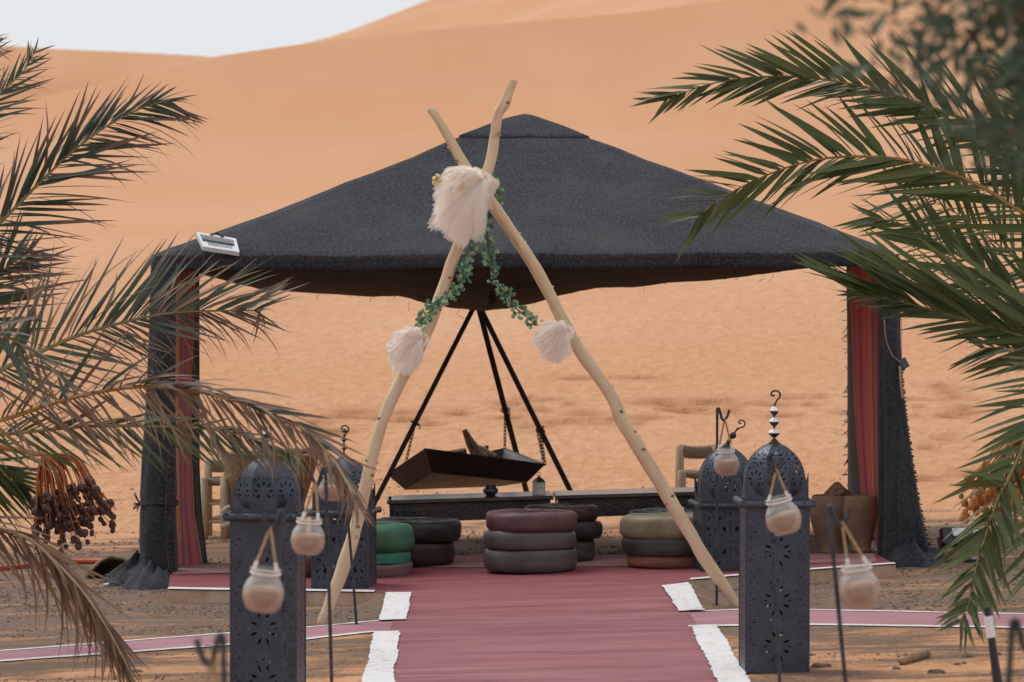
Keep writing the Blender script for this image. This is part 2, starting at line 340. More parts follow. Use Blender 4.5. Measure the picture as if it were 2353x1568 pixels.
def leaf_material(name, green, tip, thr, dry_amount, trans=0.25):
    m, nt, b = new_mat(name); at = node(nt, 'ShaderNodeAttribute'); at.attribute_name = 't'
    oi = node(nt, 'ShaderNodeObjectInfo'); rn = noise(nt, coords(nt, (2, 2, 2), 'Object'), 3, 2)
    th = math_(nt, 'ADD', math_(nt, 'MULTIPLY', oi.outputs['Random'], 0.35), thr-0.17)
    f = math_(nt, 'MULTIPLY', math_(nt, 'SUBTRACT', at.outputs['Fac'], th), 3.5, True)
    f = math_(nt, 'MULTIPLY', math_(nt, 'MAXIMUM', f, 0.0, True), dry_amount)
    g2 = tuple(min(1, c*1.55) for c in green); c = mixc(nt, oi.outputs['Random'], green, g2); c = mixc(nt, math_(nt, 'MULTIPLY', rn, 0.4), c, tuple(k*0.6 for k in green))
    c = mixc(nt, f, c, tip); nt.links.new(c, b.inputs['Base Color']); b.inputs['Roughness'].default_value = 0.5; b.inputs['Specular IOR Level'].default_value = 0.35
    tl = node(nt, 'ShaderNodeBsdfTranslucent'); nt.links.new(c, tl.inputs[0]); mm = node(nt, 'ShaderNodeMixShader'); mm.inputs[0].default_value = trans
    nt.links.new(b.outputs[0], mm.inputs[1]); nt.links.new(tl.outputs[0], mm.inputs[2]); nt.links.new(mm.outputs[0], nt.nodes['Material Output'].inputs[0]); return m
M['leaf_fresh'] = leaf_material('fresh_palm_leaf', (0.07, 0.096, 0.03), (0.17, 0.16, 0.065), 0.9, 0.7)
M['leaf_olive'] = leaf_material('olive_palm_leaf', (0.095, 0.115, 0.038), (0.2, 0.17, 0.07), 0.8, 0.8)
M['leaf_tipdry'] = leaf_material('palm_leaf_dry_tip', (0.045, 0.062, 0.036), (0.17, 0.095, 0.075), 0.42, 0.95)
M['leaf_dusty'] = leaf_material('dusty_green_palm_leaf', (0.075, 0.098, 0.066), (0.21, 0.14, 0.11), 0.6, 0.9)
M['leaf_dry'] = leaf_material('dry_palm_leaf', (0.135, 0.075, 0.055), (0.24, 0.15, 0.105), 0.3, 0.8)
M['leaf_tan'] = leaf_material('withered_palm_leaf', (0.21, 0.135, 0.08), (0.3, 0.205, 0.13), 0.3, 0.8)
M['rachis_green'] = simple('green_rachis', (0.16, 0.14, 0.045), (0.24, 0.19, 0.07), 0.55, 12)
M['rachis_orange'] = simple('orange_rachis', (0.26, 0.125, 0.03), (0.36, 0.2, 0.06), 0.55, 12)
M['rachis_tan'] = simple('dry_rachis', (0.28, 0.18, 0.1), (0.36, 0.25, 0.15), 0.7, 12)
M['date_stalk'] = simple('orange_date_stalk', (0.36, 0.095, 0.02), (0.46, 0.15, 0.035), 0.6, 14)
M['date_brown'] = simple('ripe_date', (0.03, 0.012, 0.012), (0.1, 0.04, 0.03), 0.38, 22, bmp=0.3)
M['date_orange'] = simple('unripe_date', (0.42, 0.15, 0.03), (0.5, 0.24, 0.05), 0.4, 22, bmp=0.2)
M['trunk'] = simple('fibrous_palm_bark', (0.09, 0.06, 0.04), (0.2, 0.14, 0.09), 0.95, 9, bmp=0.8, bdist=0.03)
M['olive_leaf'] = leaf_material('grey_green_leaf', (0.06, 0.095, 0.055), (0.13, 0.165, 0.105), 0.5, 0.6, 0.2)
M['ivy'] = leaf_material('eucalyptus_leaf', (0.2, 0.34, 0.18), (0.36, 0.46, 0.22), 0.5, 0.5, 0.25)
M['ivy_dark'] = leaf_material('dark_eucalyptus_leaf', (0.075, 0.16, 0.11), (0.09, 0.16, 0.1), 0.5, 0.5, 0.2)
M['ivy_stem'] = simple('garland_stem', (0.06, 0.1, 0.06), (0.12, 0.16, 0.1), 0.7, 20)
M['table'] = simple('worn_black_wood', (0.014, 0.014, 0.017), (0.035, 0.033, 0.036), 0.24, 11, vec_scale=(1, 4, 4), bmp=0.25)
M['table_worn'] = simple('rubbed_wood_edge', (0.05, 0.034, 0.026), (0.15, 0.085, 0.05), 0.6, 9, bmp=0.3)
M['pale_wood'] = simple('pale_chair_wood', (0.42, 0.29, 0.18), (0.55, 0.42, 0.28), 0.7, 14, vec_scale=(3, 3, 0.6))
M['wicker'] = simple('woven_straw', (0.26, 0.16, 0.08), (0.5, 0.35, 0.2), 0.85, 55, bmp=0.8, bdist=0.01)
M['seat_rope'] = simple('grey_brown_rope_weave', (0.2, 0.14, 0.09), (0.36, 0.27, 0.19), 0.9, 60, vec_scale=(1, 1, 4), bmp=0.8)
M['clay'] = simple('smoky_clay', (0.2, 0.11, 0.07), (0.42, 0.27, 0.175), 0.85, 5, bmp=0.3, lo=0.3, hi=0.75)
M['burnt_wood'] = simple('split_firewood', (0.13, 0.07, 0.042), (0.36, 0.22, 0.13), 0.85, 12, vec_scale=(6, 6, 1))
M['white_plastic'] = simple('white_plastic', (0.72, 0.72, 0.75), (0.78, 0.78, 0.8), 0.4, 10, bmp=0)
M['solar'] = simple('solar_cell', (0.03, 0.035, 0.05), (0.07, 0.075, 0.09), 0.2, 18, bmp=0)
M['led'] = simple('grey_led_panel', (0.2, 0.24, 0.27), (0.36, 0.41, 0.44), 0.3, 40, bmp=0.2)
M['black_plastic'] = simple('black_plastic', (0.012, 0.012, 0.014), (0.022, 0.022, 0.026), 0.4, 10, bmp=0)
M['dark_box'] = simple('dark_blue_grey_box', (0.03, 0.034, 0.05), (0.05, 0.055, 0.075), 0.4, 10, bmp=0)
M['hose'] = simple('red_rubber', (0.5, 0.06, 0.03), (0.56, 0.09, 0.04), 0.5, 10, bmp=0)
M['pewter'] = simple('dark_pewter', (0.05, 0.05, 0.052), (0.11, 0.11, 0.11), 0.4, 20, metal=0.7)
M['verdigris'] = simple('pale_painted_tin', (0.42, 0.4, 0.36), (0.6, 0.57, 0.52), 0.6, 20)
M['green_glass'] = simple('pale_green_glass', (0.5, 0.6, 0.5), (0.65, 0.72, 0.62), 0.1, 5, bmp=0)
M['yellow'] = simple('yellow_petal', (0.75, 0.58, 0.18), (0.8, 0.66, 0.3), 0.8, 20)
M['burlap'] = simple('brown_bark_sheath', (0.13, 0.09, 0.055), (0.3, 0.22, 0.14), 0.95, 16, bmp=0.8, bdist=0.015)
M['candle'] = simple('white_wax', (0.7, 0.68, 0.62), (0.75, 0.73, 0.68), 0.6, 10, bmp=0)
M['rock_white'] = simple('whitewashed_stone', (0.5, 0.48, 0.46), (0.62, 0.6, 0.58), 0.8, 10)
# ------------------------------------------------------------------ terrain
YZ = [(31, 0), (32, 0.13), (33.2, 0.37), (35, 0.64), (38, 0.98), (42, 1.37), (47, 1.84), (52, 2.41), (55.5, 2.945), (58.5, 3.593), (61, 4.283), (63.2, 5.01), (65.2, 5.77), (66.8, 6.41), (72, 8.4), (80, 11), (140, 15)]
_yy = np.linspace(0, 140, 2801); _zz = np.interp(_yy, [0]+[p[0] for p in YZ], [0]+[p[1] for p in YZ])
_k = np.exp(-np.linspace(-2.5, 2.5, 61)**2); _k /= _k.sum(); _zz = np.convolve(np.pad(_zz, 30, mode='edge'), _k, 'valid')
_zz[_yy < 29.5] = 0
_pyy = HORIZON-(_zz-EYE)*FPX/np.maximum(_yy, 1)
CREST = [(-3000, 560), (-1200, 420), (-400, 300), (0, 238), (120, 216), (330, 166), (470, 131), (620, 109), (770, 88), (960, 68), (1170, 50), (1434, 28), (1645, 0), (2353, -60), (4000, -160)]
def crest_y(px):
    cy = np.interp(px, [c[0] for c in CREST], [c[1] for c in CREST])
    sel = _yy > 34
    return np.interp(-cy, -_pyy[sel], _yy[sel])
xs = np.concatenate([np.array([-120, -70, -45, -32, -24, -19, -16, -13.5]), np.arange(-12, -4.3, 0.14), np.arange(-4.3, 5.0, 0.05), np.arange(5.0, 12.01, 0.14), np.array([13.5, 16, 19, 24, 32, 45, 70, 120])])
ys = np.concatenate([np.array([-60, -30, -12, -4, 2, 6, 9, 11]), np.arange(12, 22, 0.25), np.arange(22, 25, 0.06), np.arange(25, 28, 0.15), np.arange(28, 46, 0.055), np.arange(46, 50, 0.1), np.arange(50, 56, 0.2), np.arange(56, 69, 0.07), np.arange(69, 95, 0.6), np.arange(95, 135, 3)])
X, Y = np.meshgrid(xs, ys)
px = CX+X/np.maximum(Y, 20)*FPX; YC = crest_y(np.clip(px, -3000, 4000))
zb = np.interp(Y, _yy, _zz); zc = np.interp(YC, _yy, _zz)
_a, _b = zb, zc-0.55*(Y-YC); _k = 0.10; _h = np.clip(0.5+0.5*(_b-_a)/_k, 0, 1); Z = _b*(1-_h)+_a*_h-_k*_h*(1-_h)   # a slightly rounded ridge
Z += TILT*np.clip(X, -7, 7)*np.clip((33-Y)/2.5, 0, 1)
H_T = 0.075                                   # the sand is banked up to the terrace where the path meets it
LI, RI = G(950, 1362, H_T), G(1522, 1345, H_T)
def bank(y): u = np.clip((LI.y-y)/1.1, 0, 1); return 0.004+(1-u*u*(3-2*u))*(H_T-0.003)
Z += np.where(Y < LI.y+0.3, (bank(Y)-0.004)*0.93, 0)*np.clip((X-(LI.x-0.32))/0.14, 0, 1)*np.clip(((RI.x+0.32)-X)/0.14, 0, 1)
# long soft swells on the face
sw = np.clip((Y-34)/12, 0, 1)*np.clip((YC-Y-1.0)/12, 0, 1)
Z += sw*(0.10*np.sin(X*0.42+Y*0.11+0.6)+0.06*np.sin(X*0.9-Y*0.31)+0.05*np.sin(Y*0.55+X*0.23+1))
# wind-worn shelves and footprints low on the slope
rng = np.random.RandomState(3)
DENTS = []; DENT_SHADE = np.zeros_like(Z)
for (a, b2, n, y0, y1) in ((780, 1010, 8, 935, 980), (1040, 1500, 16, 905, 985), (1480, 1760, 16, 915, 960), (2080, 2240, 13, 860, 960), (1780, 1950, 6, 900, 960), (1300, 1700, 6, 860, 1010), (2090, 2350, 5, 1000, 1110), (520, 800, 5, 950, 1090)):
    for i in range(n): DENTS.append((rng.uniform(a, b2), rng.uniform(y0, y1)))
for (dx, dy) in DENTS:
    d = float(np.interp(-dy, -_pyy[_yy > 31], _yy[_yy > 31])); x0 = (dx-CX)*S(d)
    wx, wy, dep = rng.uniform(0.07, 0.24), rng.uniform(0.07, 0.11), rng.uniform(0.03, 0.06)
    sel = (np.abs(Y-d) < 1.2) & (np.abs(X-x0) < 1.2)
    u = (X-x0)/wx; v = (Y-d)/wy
    DENT_SHADE[sel] = np.maximum(DENT_SHADE[sel], (rng.uniform(0.6, 1.0)*np.exp(-(u*1.05)**2-(v*0.55)**2))[sel])
    Z[sel] += (-dep*np.exp(-u**2-v**2)+0.2*dep*np.exp(-u**2-(v+1.6)**2))[sel]
nr, nc = Z.shape
me = bpy.data.meshes.new('ground')
vv = np.stack([X, Y, Z], -1).reshape(-1, 3)
idx = np.arange(nr*nc).reshape(nr, nc)
ff = np.stack([idx[:-1, :-1], idx[:-1, 1:], idx[1:, 1:], idx[1:, :-1]], -1).reshape(-1, 4)
me.vertices.add(len(vv)); me.vertices.foreach_set('co', vv.ravel())
me.loops.add(ff.size); me.loops.foreach_set('vertex_index', ff.ravel().astype(np.int32))
me.polygons.add(len(ff)); me.polygons.foreach_set('loop_start', np.arange(0, ff.size, 4, dtype=np.int32))
me.update(calc_edges=True); me.polygons.foreach_set('use_smooth', np.ones(len(ff), dtype=bool))
me.materials.append(M['ground']); _at = me.attributes.new('dent_shade', 'FLOAT', 'POINT'); _at.data.foreach_set('value', DENT_SHADE.ravel().astype(np.float32))
tag(link('ground', me), kind='structure')
def ground_z(x, y):
    j = int(np.clip(np.searchsorted(xs, x)-1, 0, nc-2)); i = int(np.clip(np.searchsorted(ys, y)-1, 0, nr-2))
    fx = (x-xs[j])/(xs[j+1]-xs[j]); fy = (y-ys[i])/(ys[i+1]-ys[i])
    return (Z[i, j]*(1-fx)+Z[i, j+1]*fx)*(1-fy)+(Z[i+1, j]*(1-fx)+Z[i+1, j+1]*fx)*fy
def dune(name, ridge, d, slope, back=0.5, front=60):
    """a far dune: a ridge line at distance d whose face falls towards the camera"""
    rx = [(p[0]-CX)*S(d) for p in ridge]; rz = [EYE+(HORIZON-p[1])*S(d) for p in ridge]
    gx = np.linspace(min(rx), max(rx), 90); gz = np.interp(gx, rx, rz)
    k = np.exp(-np.linspace(-2, 2, 5)**2); k /= k.sum(); gz = np.convolve(np.pad(gz, 2, mode='edge'), k, 'valid')
    mb = MB(); rows = []
    for t in np.concatenate([np.linspace(-front, 0, 24), np.linspace(2, 40, 6)]):
        rows.append([Vector((x, d+t+1.2*math.sin(x*0.3), z+(t*slope if t < 0 else -t*back)+0.25*math.sin(x*0.5+t*0.2)*min(1, abs(t)/8))) for x, z in zip(gx, gz)])
    mb.grid(rows); o = mb.build(name, M['sand_far'], smooth=True); tag(o, kind='structure')
dune('sand_dune', [(-1500, -60), (-600, 70), (0, 102), (140, 112), (300, 121), (470, 132), (800, 175), (1200, 260)], 118, 0.75, front=40)
dune('sand_dune', [(100, 330), (470, 180), (640, 118), (770, 89), (880, 48), (1000, -2), (1300, -90), (1800, -190), (2600, -260), (3600, -250)], 150, 0.10)
dune('sand_dune', [(850, 130), (1000, 86), (1170, 49), (1330, 0), (1600, -70), (2200, -150), (3200, -170)], 128, 0.5, front=40)

# ------------------------------------------------------------------ terrace and paths
def flat(name, pts, h, mat, n=1, jag=0.0, thick=0.0, parent=None):
    """a painted sheet on the sloping ground; long edges get a hand-painted wobble"""
    out = []
    for i, a in enumerate(pts):
        b = pts[(i+1) % len(pts)]; L = (b-a).length; k = max(1, int(L/0.022)) if jag else 1
        for j in range(k):
            p = a.lerp(b, j/k)
            if jag and j:
                nrm = Vector((-(b-a).y, (b-a).x, 0)).normalized(); p = p+nrm*jag*(mnoise.noise(Vector((p.x*5, p.y*1.3, i)))+0.55*mnoise.noise(Vector((p.x*15, p.y*7, i)))+0.55*mnoise.noise(Vector((p.x*45, p.y*30, i))))
            out.append(p)
    mb = MB(); top = [Vector((p.x, p.y, tilt(p.x)+h)) for p in out]
    if thick: mb.prism(top, (0, 0, -thick))
    else: mb.add(top, [tuple(range(len(top)))])
    bm_fix = mb.build(name, mat, parent, fix=bool(thick))
    me = bm_fix.data; bm = bmesh.new(); bm.from_mesh(me); bmesh.ops.triangulate(bm, faces=[f for f in bm.faces if len(f.verts) > 4]); 
    if not thick:
        for f in bm.faces:
            if f.normal.z < 0: f.normal_flip()
    bm.to_mesh(me); bm.free()
    return tag(bm_fix, kind='structure') if parent is None else bm_fix
def g(x, y, h=0): return G(x, y, h)
def extend(a, b, yto):                # carry the line a-b on towards the camera
    t = (yto-a.y)/(b.y-a.y); return a+(b-a)*t
tl = [g(385, 1355, H_T), g(560, 1358, H_T), g(720, 1360, H_T), g(860, 1362, H_T)]
tr = [g(1585, 1334, H_T), g(1720, 1322, H_T), g(1860, 1311, H_T), g(2058, 1297, H_T)]
bk = [g(2010, 1272, H_T), g(1600, 1275, H_T), g(1100, 1277, H_T), g(395, 1300, H_T)]
terr = tl+[g(950, 1362, H_T), g(1522, 1345, H_T)]+tr+bk
flat('terrace', terr, H_T, [M['red_floor']], jag=0.004, thick=0.0)
mb = MB()
ring = [Vector((p.x, p.y, tilt(p.x)+H_T-0.002)) for p in terr]
for i, (a, b2) in enumerate(zip(ring, ring[1:]+ring[:1])):
    if i == 4: continue                     # the path runs straight on to the terrace here
    k = max(1, int((b2-a).length/0.06)); r1 = []; r2 = []
    for j in range(k+1):
        p = a.lerp(b2, j/k); q = p+Vector((0, 0, -0.085)); q.y -= 0.004+0.012*abs(mnoise.noise(p*14)); r1.append(p); r2.append(q)
    mb.grid([r1, r2])
tag(mb.build('terrace_side', M['slab_side']), kind='structure')
# worn pale band along the back of the terrace, red carpet-like paint in front
flat('terrace_worn_band', [g(400, 1322, H_T), g(900, 1306, H_T), g(1400, 1303, H_T), g(2015, 1293, H_T), g(2005, 1273, H_T), g(1600, 1276, H_T), g(1100, 1278, H_T), g(400, 1301, H_T)], H_T+0.004, M['worn_floor'], jag=0.012)
# white painted lip along the front edge
def lip(pts, wd, name='terrace_white_edge'):
    f = [Vector((p.x, p.y-0.012, 0)) for p in pts]; b2 = [Vector((p.x, p.y+wd, 0)) for p in pts][::-1]
    flat(name, f+b2, H_T+0.006, M['white_paint'], jag=0.008)
lip(tl, 0.12); lip(tr, 0.09)
# main path towards the camera
li, ri = g(950, 1362, H_T), g(1522, 1345, H_T)
def path_h(y):                       # a gentle ramp up to the terrace
    return float(bank(y))
def gp(x, y):
    h = 0.03
    for _ in range(8): h = path_h(G(x, y, h).y)
    return G(x, y, h)
lb, rb = gp(905, 1568), gp(1645, 1568)
path = [Vector((li.x-0.09, li.y+0.16, 0)), Vector((ri.x+0.09, ri.y+0.16, 0)), extend(ri, rb, 6)+Vector((0.1, 0, 0)), extend(li, lb, 6)+Vector((-0.1, 0, 0))]
mb = MB(); rows = []; skirt = []
for t in np.concatenate([np.linspace(0, 0.16, 24), np.linspace(0.2, 1, 20)]):
    a = path[0].lerp(path[3], t); b2 = path[1].lerp(path[2], t); ramp_h = path_h(a.y)
    rows.append([Vector((x, a.y+(b2.y-a.y)*u, tilt(x)+ramp_h)) for u in np.linspace(0, 1, 9) for x in [a.x+(b2.x-a.x)*u]])
mb.grid(rows)
o = mb.build('path', M['red_floor'], fix=False); tag(o, kind='structure')
for p in o.data.polygons:
    if p.normal.z < 0: p.flip()
def ramp_z(y): 
    return path_h(y)+0.004
def stripe(pts, name='path_white_border'):
    o = flat(name, pts, 0, M['white_paint'], jag=0.014)
    for v in o.data.vertices:
        wy = o.location.y+v.co.y; v.co.z += ramp_z(wy)+0.004
stripe([gp(947, 1364), gp(934, 1426), gp(874, 1428), gp(889, 1364)])
stripe([gp(918, 1453), extend(gp(918, 1453), gp(905, 1568), 6), extend(gp(857, 1454), gp(834, 1568), 6), gp(857, 1454)])
stripe([gp(1520, 1348), gp(1580, 1341), gp(1620, 1404), gp(1560, 1407)])
stripe([gp(1585, 1440), gp(1648, 1438), extend(gp(1648, 1438), gp(1722, 1568), 6), extend(gp(1585, 1440), gp(1645, 1568), 6)])
# narrow cross path with white edges
def ext_left(a, b, s): return a+(a-b)*s
cl_f = [g(-500, 1562), g(0, 1521), g(350, 1496), g(700, 1471), g(858, 1453), g(920, 1452)]; cl_b = [g(-500, 1530), g(0, 1498), g(350, 1470), g(700, 1444), g(872, 1428), g(934, 1425)]
cr_b = [g(1558, 1408), g(1700, 1403), g(1860, 1403), g(2353, 1413), g(3000, 1430)]; cr_f = [g(1583, 1441), g(1700, 1439), g(1860, 1437), g(2353, 1444), g(3000, 1462)]
flat('cross_path', cl_f+cl_b[::-1], 0.003, M['pink_floor'], jag=0.004); flat('cross_path', cr_f+cr_b[::-1], 0.003, M['pink_floor'], jag=0.004)
def edge_line(pts, wd):
    f = [Vector((p.x, p.y-wd/2, 0)) for p in pts]; b2 = [Vector((p.x, p.y+wd/2, 0)) for p in pts][::-1]
    flat('cross_path_white_edge', f+b2, 0.006, M['white_paint'], jag=0.012)
edge_line(cl_f[:5], 0.085); edge_line(cl_b[:5], 0.06); edge_line(cr_b, 0.06); edge_line(cr_f, 0.085)

# ------------------------------------------------------------------ loose stones
mb = MB()
def pebble(mb, p, r):
    vs = [(1, 0, 0), (-0.9, 0.2, 0.1), (0, 1, 0.05), (0.1, -1, 0), (0.1, 0.1, 0.75), (0, 0, -0.4)]
    q = Matrix.Rotation(random.random()*6.28, 3, 'Z'); sx, sy = random.uniform(0.7, 1.4), random.uniform(0.6, 1.1)
    vs = [q @ Vector((v[0]*r*sx*random.uniform(0.8, 1.2), v[1]*r*sy*random.uniform(0.8, 1.2), v[2]*r*0.8)) + p for v in vs]
    mb.add(vs, [(0, 2, 4), (2, 1, 4), (1, 3, 4), (3, 0, 4), (2, 0, 5), (1, 2, 5), (3, 1, 5), (0, 3, 5)])
def on_paint(x, y):
    p = CX+x/y*FPX
    if y < li.y+0.2:
        t = (li.y-y)/(li.y-lb.y); xl = li.x+(lb.x-li.x)*t-0.22; xr = ri.x+(rb.x-ri.x)*t+0.22
        if xl < x < xr: return True
    if terr[0].x-0.05 < x < terr[9].x+0.05 and tl[0].y-0.05 < y < bk[0].y+0.1 and y > np.interp(x, [tl[0].x, tl[3].x, tr[0].x, tr[3].x], [tl[0].y, tl[3].y, tr[0].y, tr[3].y])-0.03: return True
    for f, b2 in ((cl_f, cl_b), (cr_f, cr_b)):
        if min(q.x for q in f) < x < max(q.x for q in f):
            f2 = sorted(f, key=lambda q: q.x); b3 = sorted(b2, key=lambda q: q.x)
            if np.interp(x, [q.x for q in f2], [q.y for q in f2])-0.06 < y < np.interp(x, [q.x for q in b3], [q.y for q in b3])+0.05: return True
    return False
n = 0
while n < 26000:
    y = random.uniform(16, 32.5); x = random.uniform(-0.16, 0.16)*y
    dens = mnoise.noise(Vector((x*0.9, y*2.2, 3.3)))+mnoise.noise(Vector((x*3, y*6, 7)))*0.5+(0.15 if 22.5 < y < 30 else -0.3)
    if random.random() > 0.25+dens*1.3 or on_paint(x, y): n += 0.2; continue
    pebble(mb, Vector((x, y, ground_z(x, y)+0.001)), random.choice((0.004, 0.005, 0.005, 0.007, 0.009, 0.014))*random.uniform(0.8, 1.3)); n += 1
tag(mb.build('gravel', M['stone']), 'small dark pebbles strewn over the orange sand around the tent', kind='stuff')
del mb
# ------------------------------------------------------------------ the tent
DF, DB = 26.0, 29.6
tent_c = G(1205, 1330); tent_c.z = tilt(tent_c.x)
tent = thing('nomad_tent', tent_c, 'open charcoal wool tent with a pointed roof standing on the red terrace', 'tent')
FL = P(349, 590, DF); FR = P(2052, 577, DF); BL = Vector((FL.x+0.02, FL.y+3.6, FL.z)); BR = Vector((FR.x+0.02, FR.y+3.6, FR.z))
AP = P(1205, 258, 27.8)
def roof_rows(a, b, nv=26, nu=40, lip=True, v1=1.0, raise_=0.0, sag=0.022):
    rows = []
    for i in range(nv+1):
        v = v1*i/nv; row = []
        for j in range(nu+1):
            u = j/nu; base = a.lerp(b, u); p = AP.lerp(base, v)
            s = sag*math.sin(math.pi*min(1, v))*(0.35+0.65*math.sin(math.pi*u))
            p = p+Vector((0, 0, -s+0.012*mnoise.noise(p*2.3)+0.007*mnoise.noise(p*7)+raise_))
            # the pole head rounds the peak
            k = max(0, 1-v/0.12); p.z -= 0.03*k*k
            row.append(p)
        rows.append(row)
    return rows
mb = MB()
for a, b2 in ((FL, FR), (FR, BR), (BR, BL), (BL, FL)):
    rows = roof_rows(a, b2); out = (a+b2)/2-(FL+FR+BL+BR)/4; out.z = 0; out.normalize()
    # hem: turned over the eave rope and hanging
    e = rows[-1]
    for k, (o_, dz) in enumerate(((0.006, -0.006), (0.009, -0.03), (0.008, -0.06), (0.006, -0.09))):
        rows.append([p+out*o_*(1 if 0 < j < len(e)-1 else 0.6)+Vector((0, 0, dz+(0.008*mnoise.noise(p*3)+0.006*mnoise.noise(p*13) if k > 1 else 0))) for j, p in enumerate(e)])
    mb.grid(rows)
roof = mb.build('roof', M['wool'], tent, smooth=True, solid=0.006)
mb = MB()
for a, b2 in ((FL, FR), (FR, BR), (BR, BL), (BL, FL)):
    rows = roof_rows(a, b2, nv=10, v1=0.185, raise_=0.014)
    out = (a+b2)/2-(FL+FR+BL+BR)/4; out.z = 0; out.normalize(); e = rows[-1]
    rows.append([p+out*0.004+Vector((0, 0, -0.016+0.004*mnoise.noise(p*8))) for p in e]); rows.append([p+Vector((0, 0, -0.02)) for p in e]); mb.grid(rows)
mb.build('roof_cap', M['wool'], tent, smooth=True)
# sagging brown ceiling cloth
SAG = [(349, 610), (430, 640), (540, 666), (640, 671), (780, 681), (890, 681), (960, 700), (1020, 708), (1110, 714), (1180, 709), (1240, 697), (1300, 681), (1400, 662), (1500, 660), (1600, 649), (1700, 642), (1830, 628), (1960, 612), (2062, 600)]
mb = MB(); rows = []
for i in range(21):
    v = i/20; row = []; f = math.sin(math.pi*min(1, v/0.9*0.5+0.0)) if v < 0.9 else 1-(v-0.9)*2
    for j in range(91):
        pxx = 352+(2058-352)*j/90; d = DF+0.06+(3.45)*v; zt = EYE-(interp(pxx, SAG)-HORIZON)*S(28.6)
        x = FL.x+0.02+(FR.x-FL.x-0.04)*j/90; z0 = 1.885
        z = z0+(zt-z0)*f+0.012*mnoise.noise(Vector((x*2.5, d*2, 1)))+0.006*mnoise.noise(Vector((x*11, d*5, 1)))
        row.append(Vector((x, d, z)))
    rows.append(row)
mb.grid(rows); mb.build('ceiling_cloth', M['lining'], tent, smooth=True, solid=0.006)
mb = MB()                                               # frayed threads hanging off the cloth and its knot
for k in range(34):
    pxx = random.uniform(480, 1850); y = interp(pxx, SAG); p = P(pxx, y-random.uniform(0, 30), 28.2); L = random.uniform(0.015, 0.07)
    mb.tube([p, p+Vector((random.uniform(-.02, .02), 0, -L*.5)), p+Vector((random.uniform(-.03, .03), 0, -L))], 0.0016, 4)
kp = P(1130, 668, 26.9)
for k in range(16): mb.tube([kp, kp+Vector((random.uniform(-.02, .02), -0.02, -.04)), kp+Vector((random.uniform(-.035, .035), -0.02, random.uniform(-.12, -.07)))], 0.004, 4)
tag(mb.build('frayed_thread', M['lining'], tent), kind='stuff')
# stitches along the eave hem
mb = MB()
for pxx in np.cumsum(np.random.RandomState(4).uniform(14, 60, 46))+360:
    p = P(pxx, 600+math.sin(pxx*0.05)*1.5-(pxx-349)*0.0076, DF); p.y = FL.y-0.014
    L = random.uniform(0.02, 0.06); mb.tube([p+Vector((0, 0, 0.012)), p+Vector((random.uniform(-.012, .012), -0.002, -L))], 0.0022, 4)
    if random.random() < 0.22:
        for q in range(5): mb.tube([p, p+Vector((random.uniform(-.03, .03), -.008, random.uniform(-.02, .04)))], 0.003, 4)
ln = [P(x, 601+math.sin(x*0.011)*2-(x-349)*0.0076, DF) for x in np.arange(365, 2050, 20)]
for p in ln: p.y = FL.y-0.014+0.002*mnoise.noise(p*9)
mb.tube(ln, 0.0016, 4)
tag(mb.build('hem_stitching', M['thread'], tent), kind='stuff')
# corner drapes: cloth gathered round the corner poles
def drape(rowspec, d, depth, name, folds=5, ring=40, mat='wool', amp=0.012):
    mb = MB(); rows = []
    ysx = [r[0] for r in rowspec]
    for y in np.linspace(ysx[0], ysx[-1], 60):
        xl = interp(y, [(r[0], r[1]) for r in rowspec]); xr = interp(y, [(r[0], r[2]) for r in rowspec])
        a, b2 = P(xl, y, d), P(xr, y, d); c = (a+b2)/2; hw = (b2-a).length/2; row = []
        for k in range(ring):
            an = 2*math.pi*k/ring; q = Vector((math.cos(an), math.sin(an), 0))
            # squarish section with hanging folds
            ex = abs(q.x)**0.7*(1 if q.x > 0 else -1); ey = abs(q.y)**0.7*(1 if q.y > 0 else -1)
            f = amp*math.sin(an*folds+y*0.004+mnoise.noise(Vector((y*0.01, an, 0)))*1.5)+amp*0.9*mnoise.noise(Vector((math.cos(an)*2, math.sin(an)*2, y*0.014)))
            row.append(Vector((c.x+ex*(hw+f*0.25), c.y+ey*(depth/2+f), c.z)))
        rows.append(row)
    mb.grid(rows, close=True)
    return mb.build(name, M[mat], tent, smooth=True)
lc = drape([(596, 349, 412), (640, 346, 406), (760, 344, 404), (860, 340, 404), (950, 335, 404), (1050, 328, 405), (1140, 323, 406), (1156, 327, 402), (1175, 323, 406), (1250, 320, 408), (1300, 326, 408), (1345, 314, 410)], DF+0.05, 0.26, 'corner_drape')
rc = drape([(584, 2026, 2063), (640, 2029, 2066), (800, 2030, 2068), (900, 2031, 2074), (1000, 2032, 2087), (1130, 2032, 2107), (1230, 2032, 2127), (1292, 2030, 2148)], DF+0.05, 0.26, 'corner_drape')
mb = MB()                                               # rope round the gathered drape, frayed seam and stitches
an = np.linspace(0, 2*math.pi, 30)
c = P(365, 1156, DF+0.05)
mb.tube([c+Vector((0.115*math.cos(a), 0.145*math.sin(a), 0.008*math.sin(3*a))) for a in an], 0.011, 6, wob=0.3)
for k in range(14):
    p = c+Vector((-0.112, -0.05, 0)); mb.tube([p, p+Vector((random.uniform(-.04, -.01), random.uniform(-.05, 0), random.uniform(-.05, .07)))], 0.0035, 4)
mb.build('drape_tie', M['wool'], lc)
mb = MB()
for y in np.arange(930, 1310, 13): 
    p = P(384+4*math.sin(y*.02), y, DF-0.1); mb.tube([p, p+Vector((random.uniform(0.01, 0.06), -.002, random.uniform(-.02, .012)))], 0.0026, 4)
mb.tube([P(384+4*math.sin(y*.02), y, DF-0.1) for y in np.arange(900, 1320, 12)], 0.003, 4)
tag(mb.build('drape_stitching', M['thread'], lc), kind='stuff')
mb = MB()                                               # ragged selvedge along the right corner drape
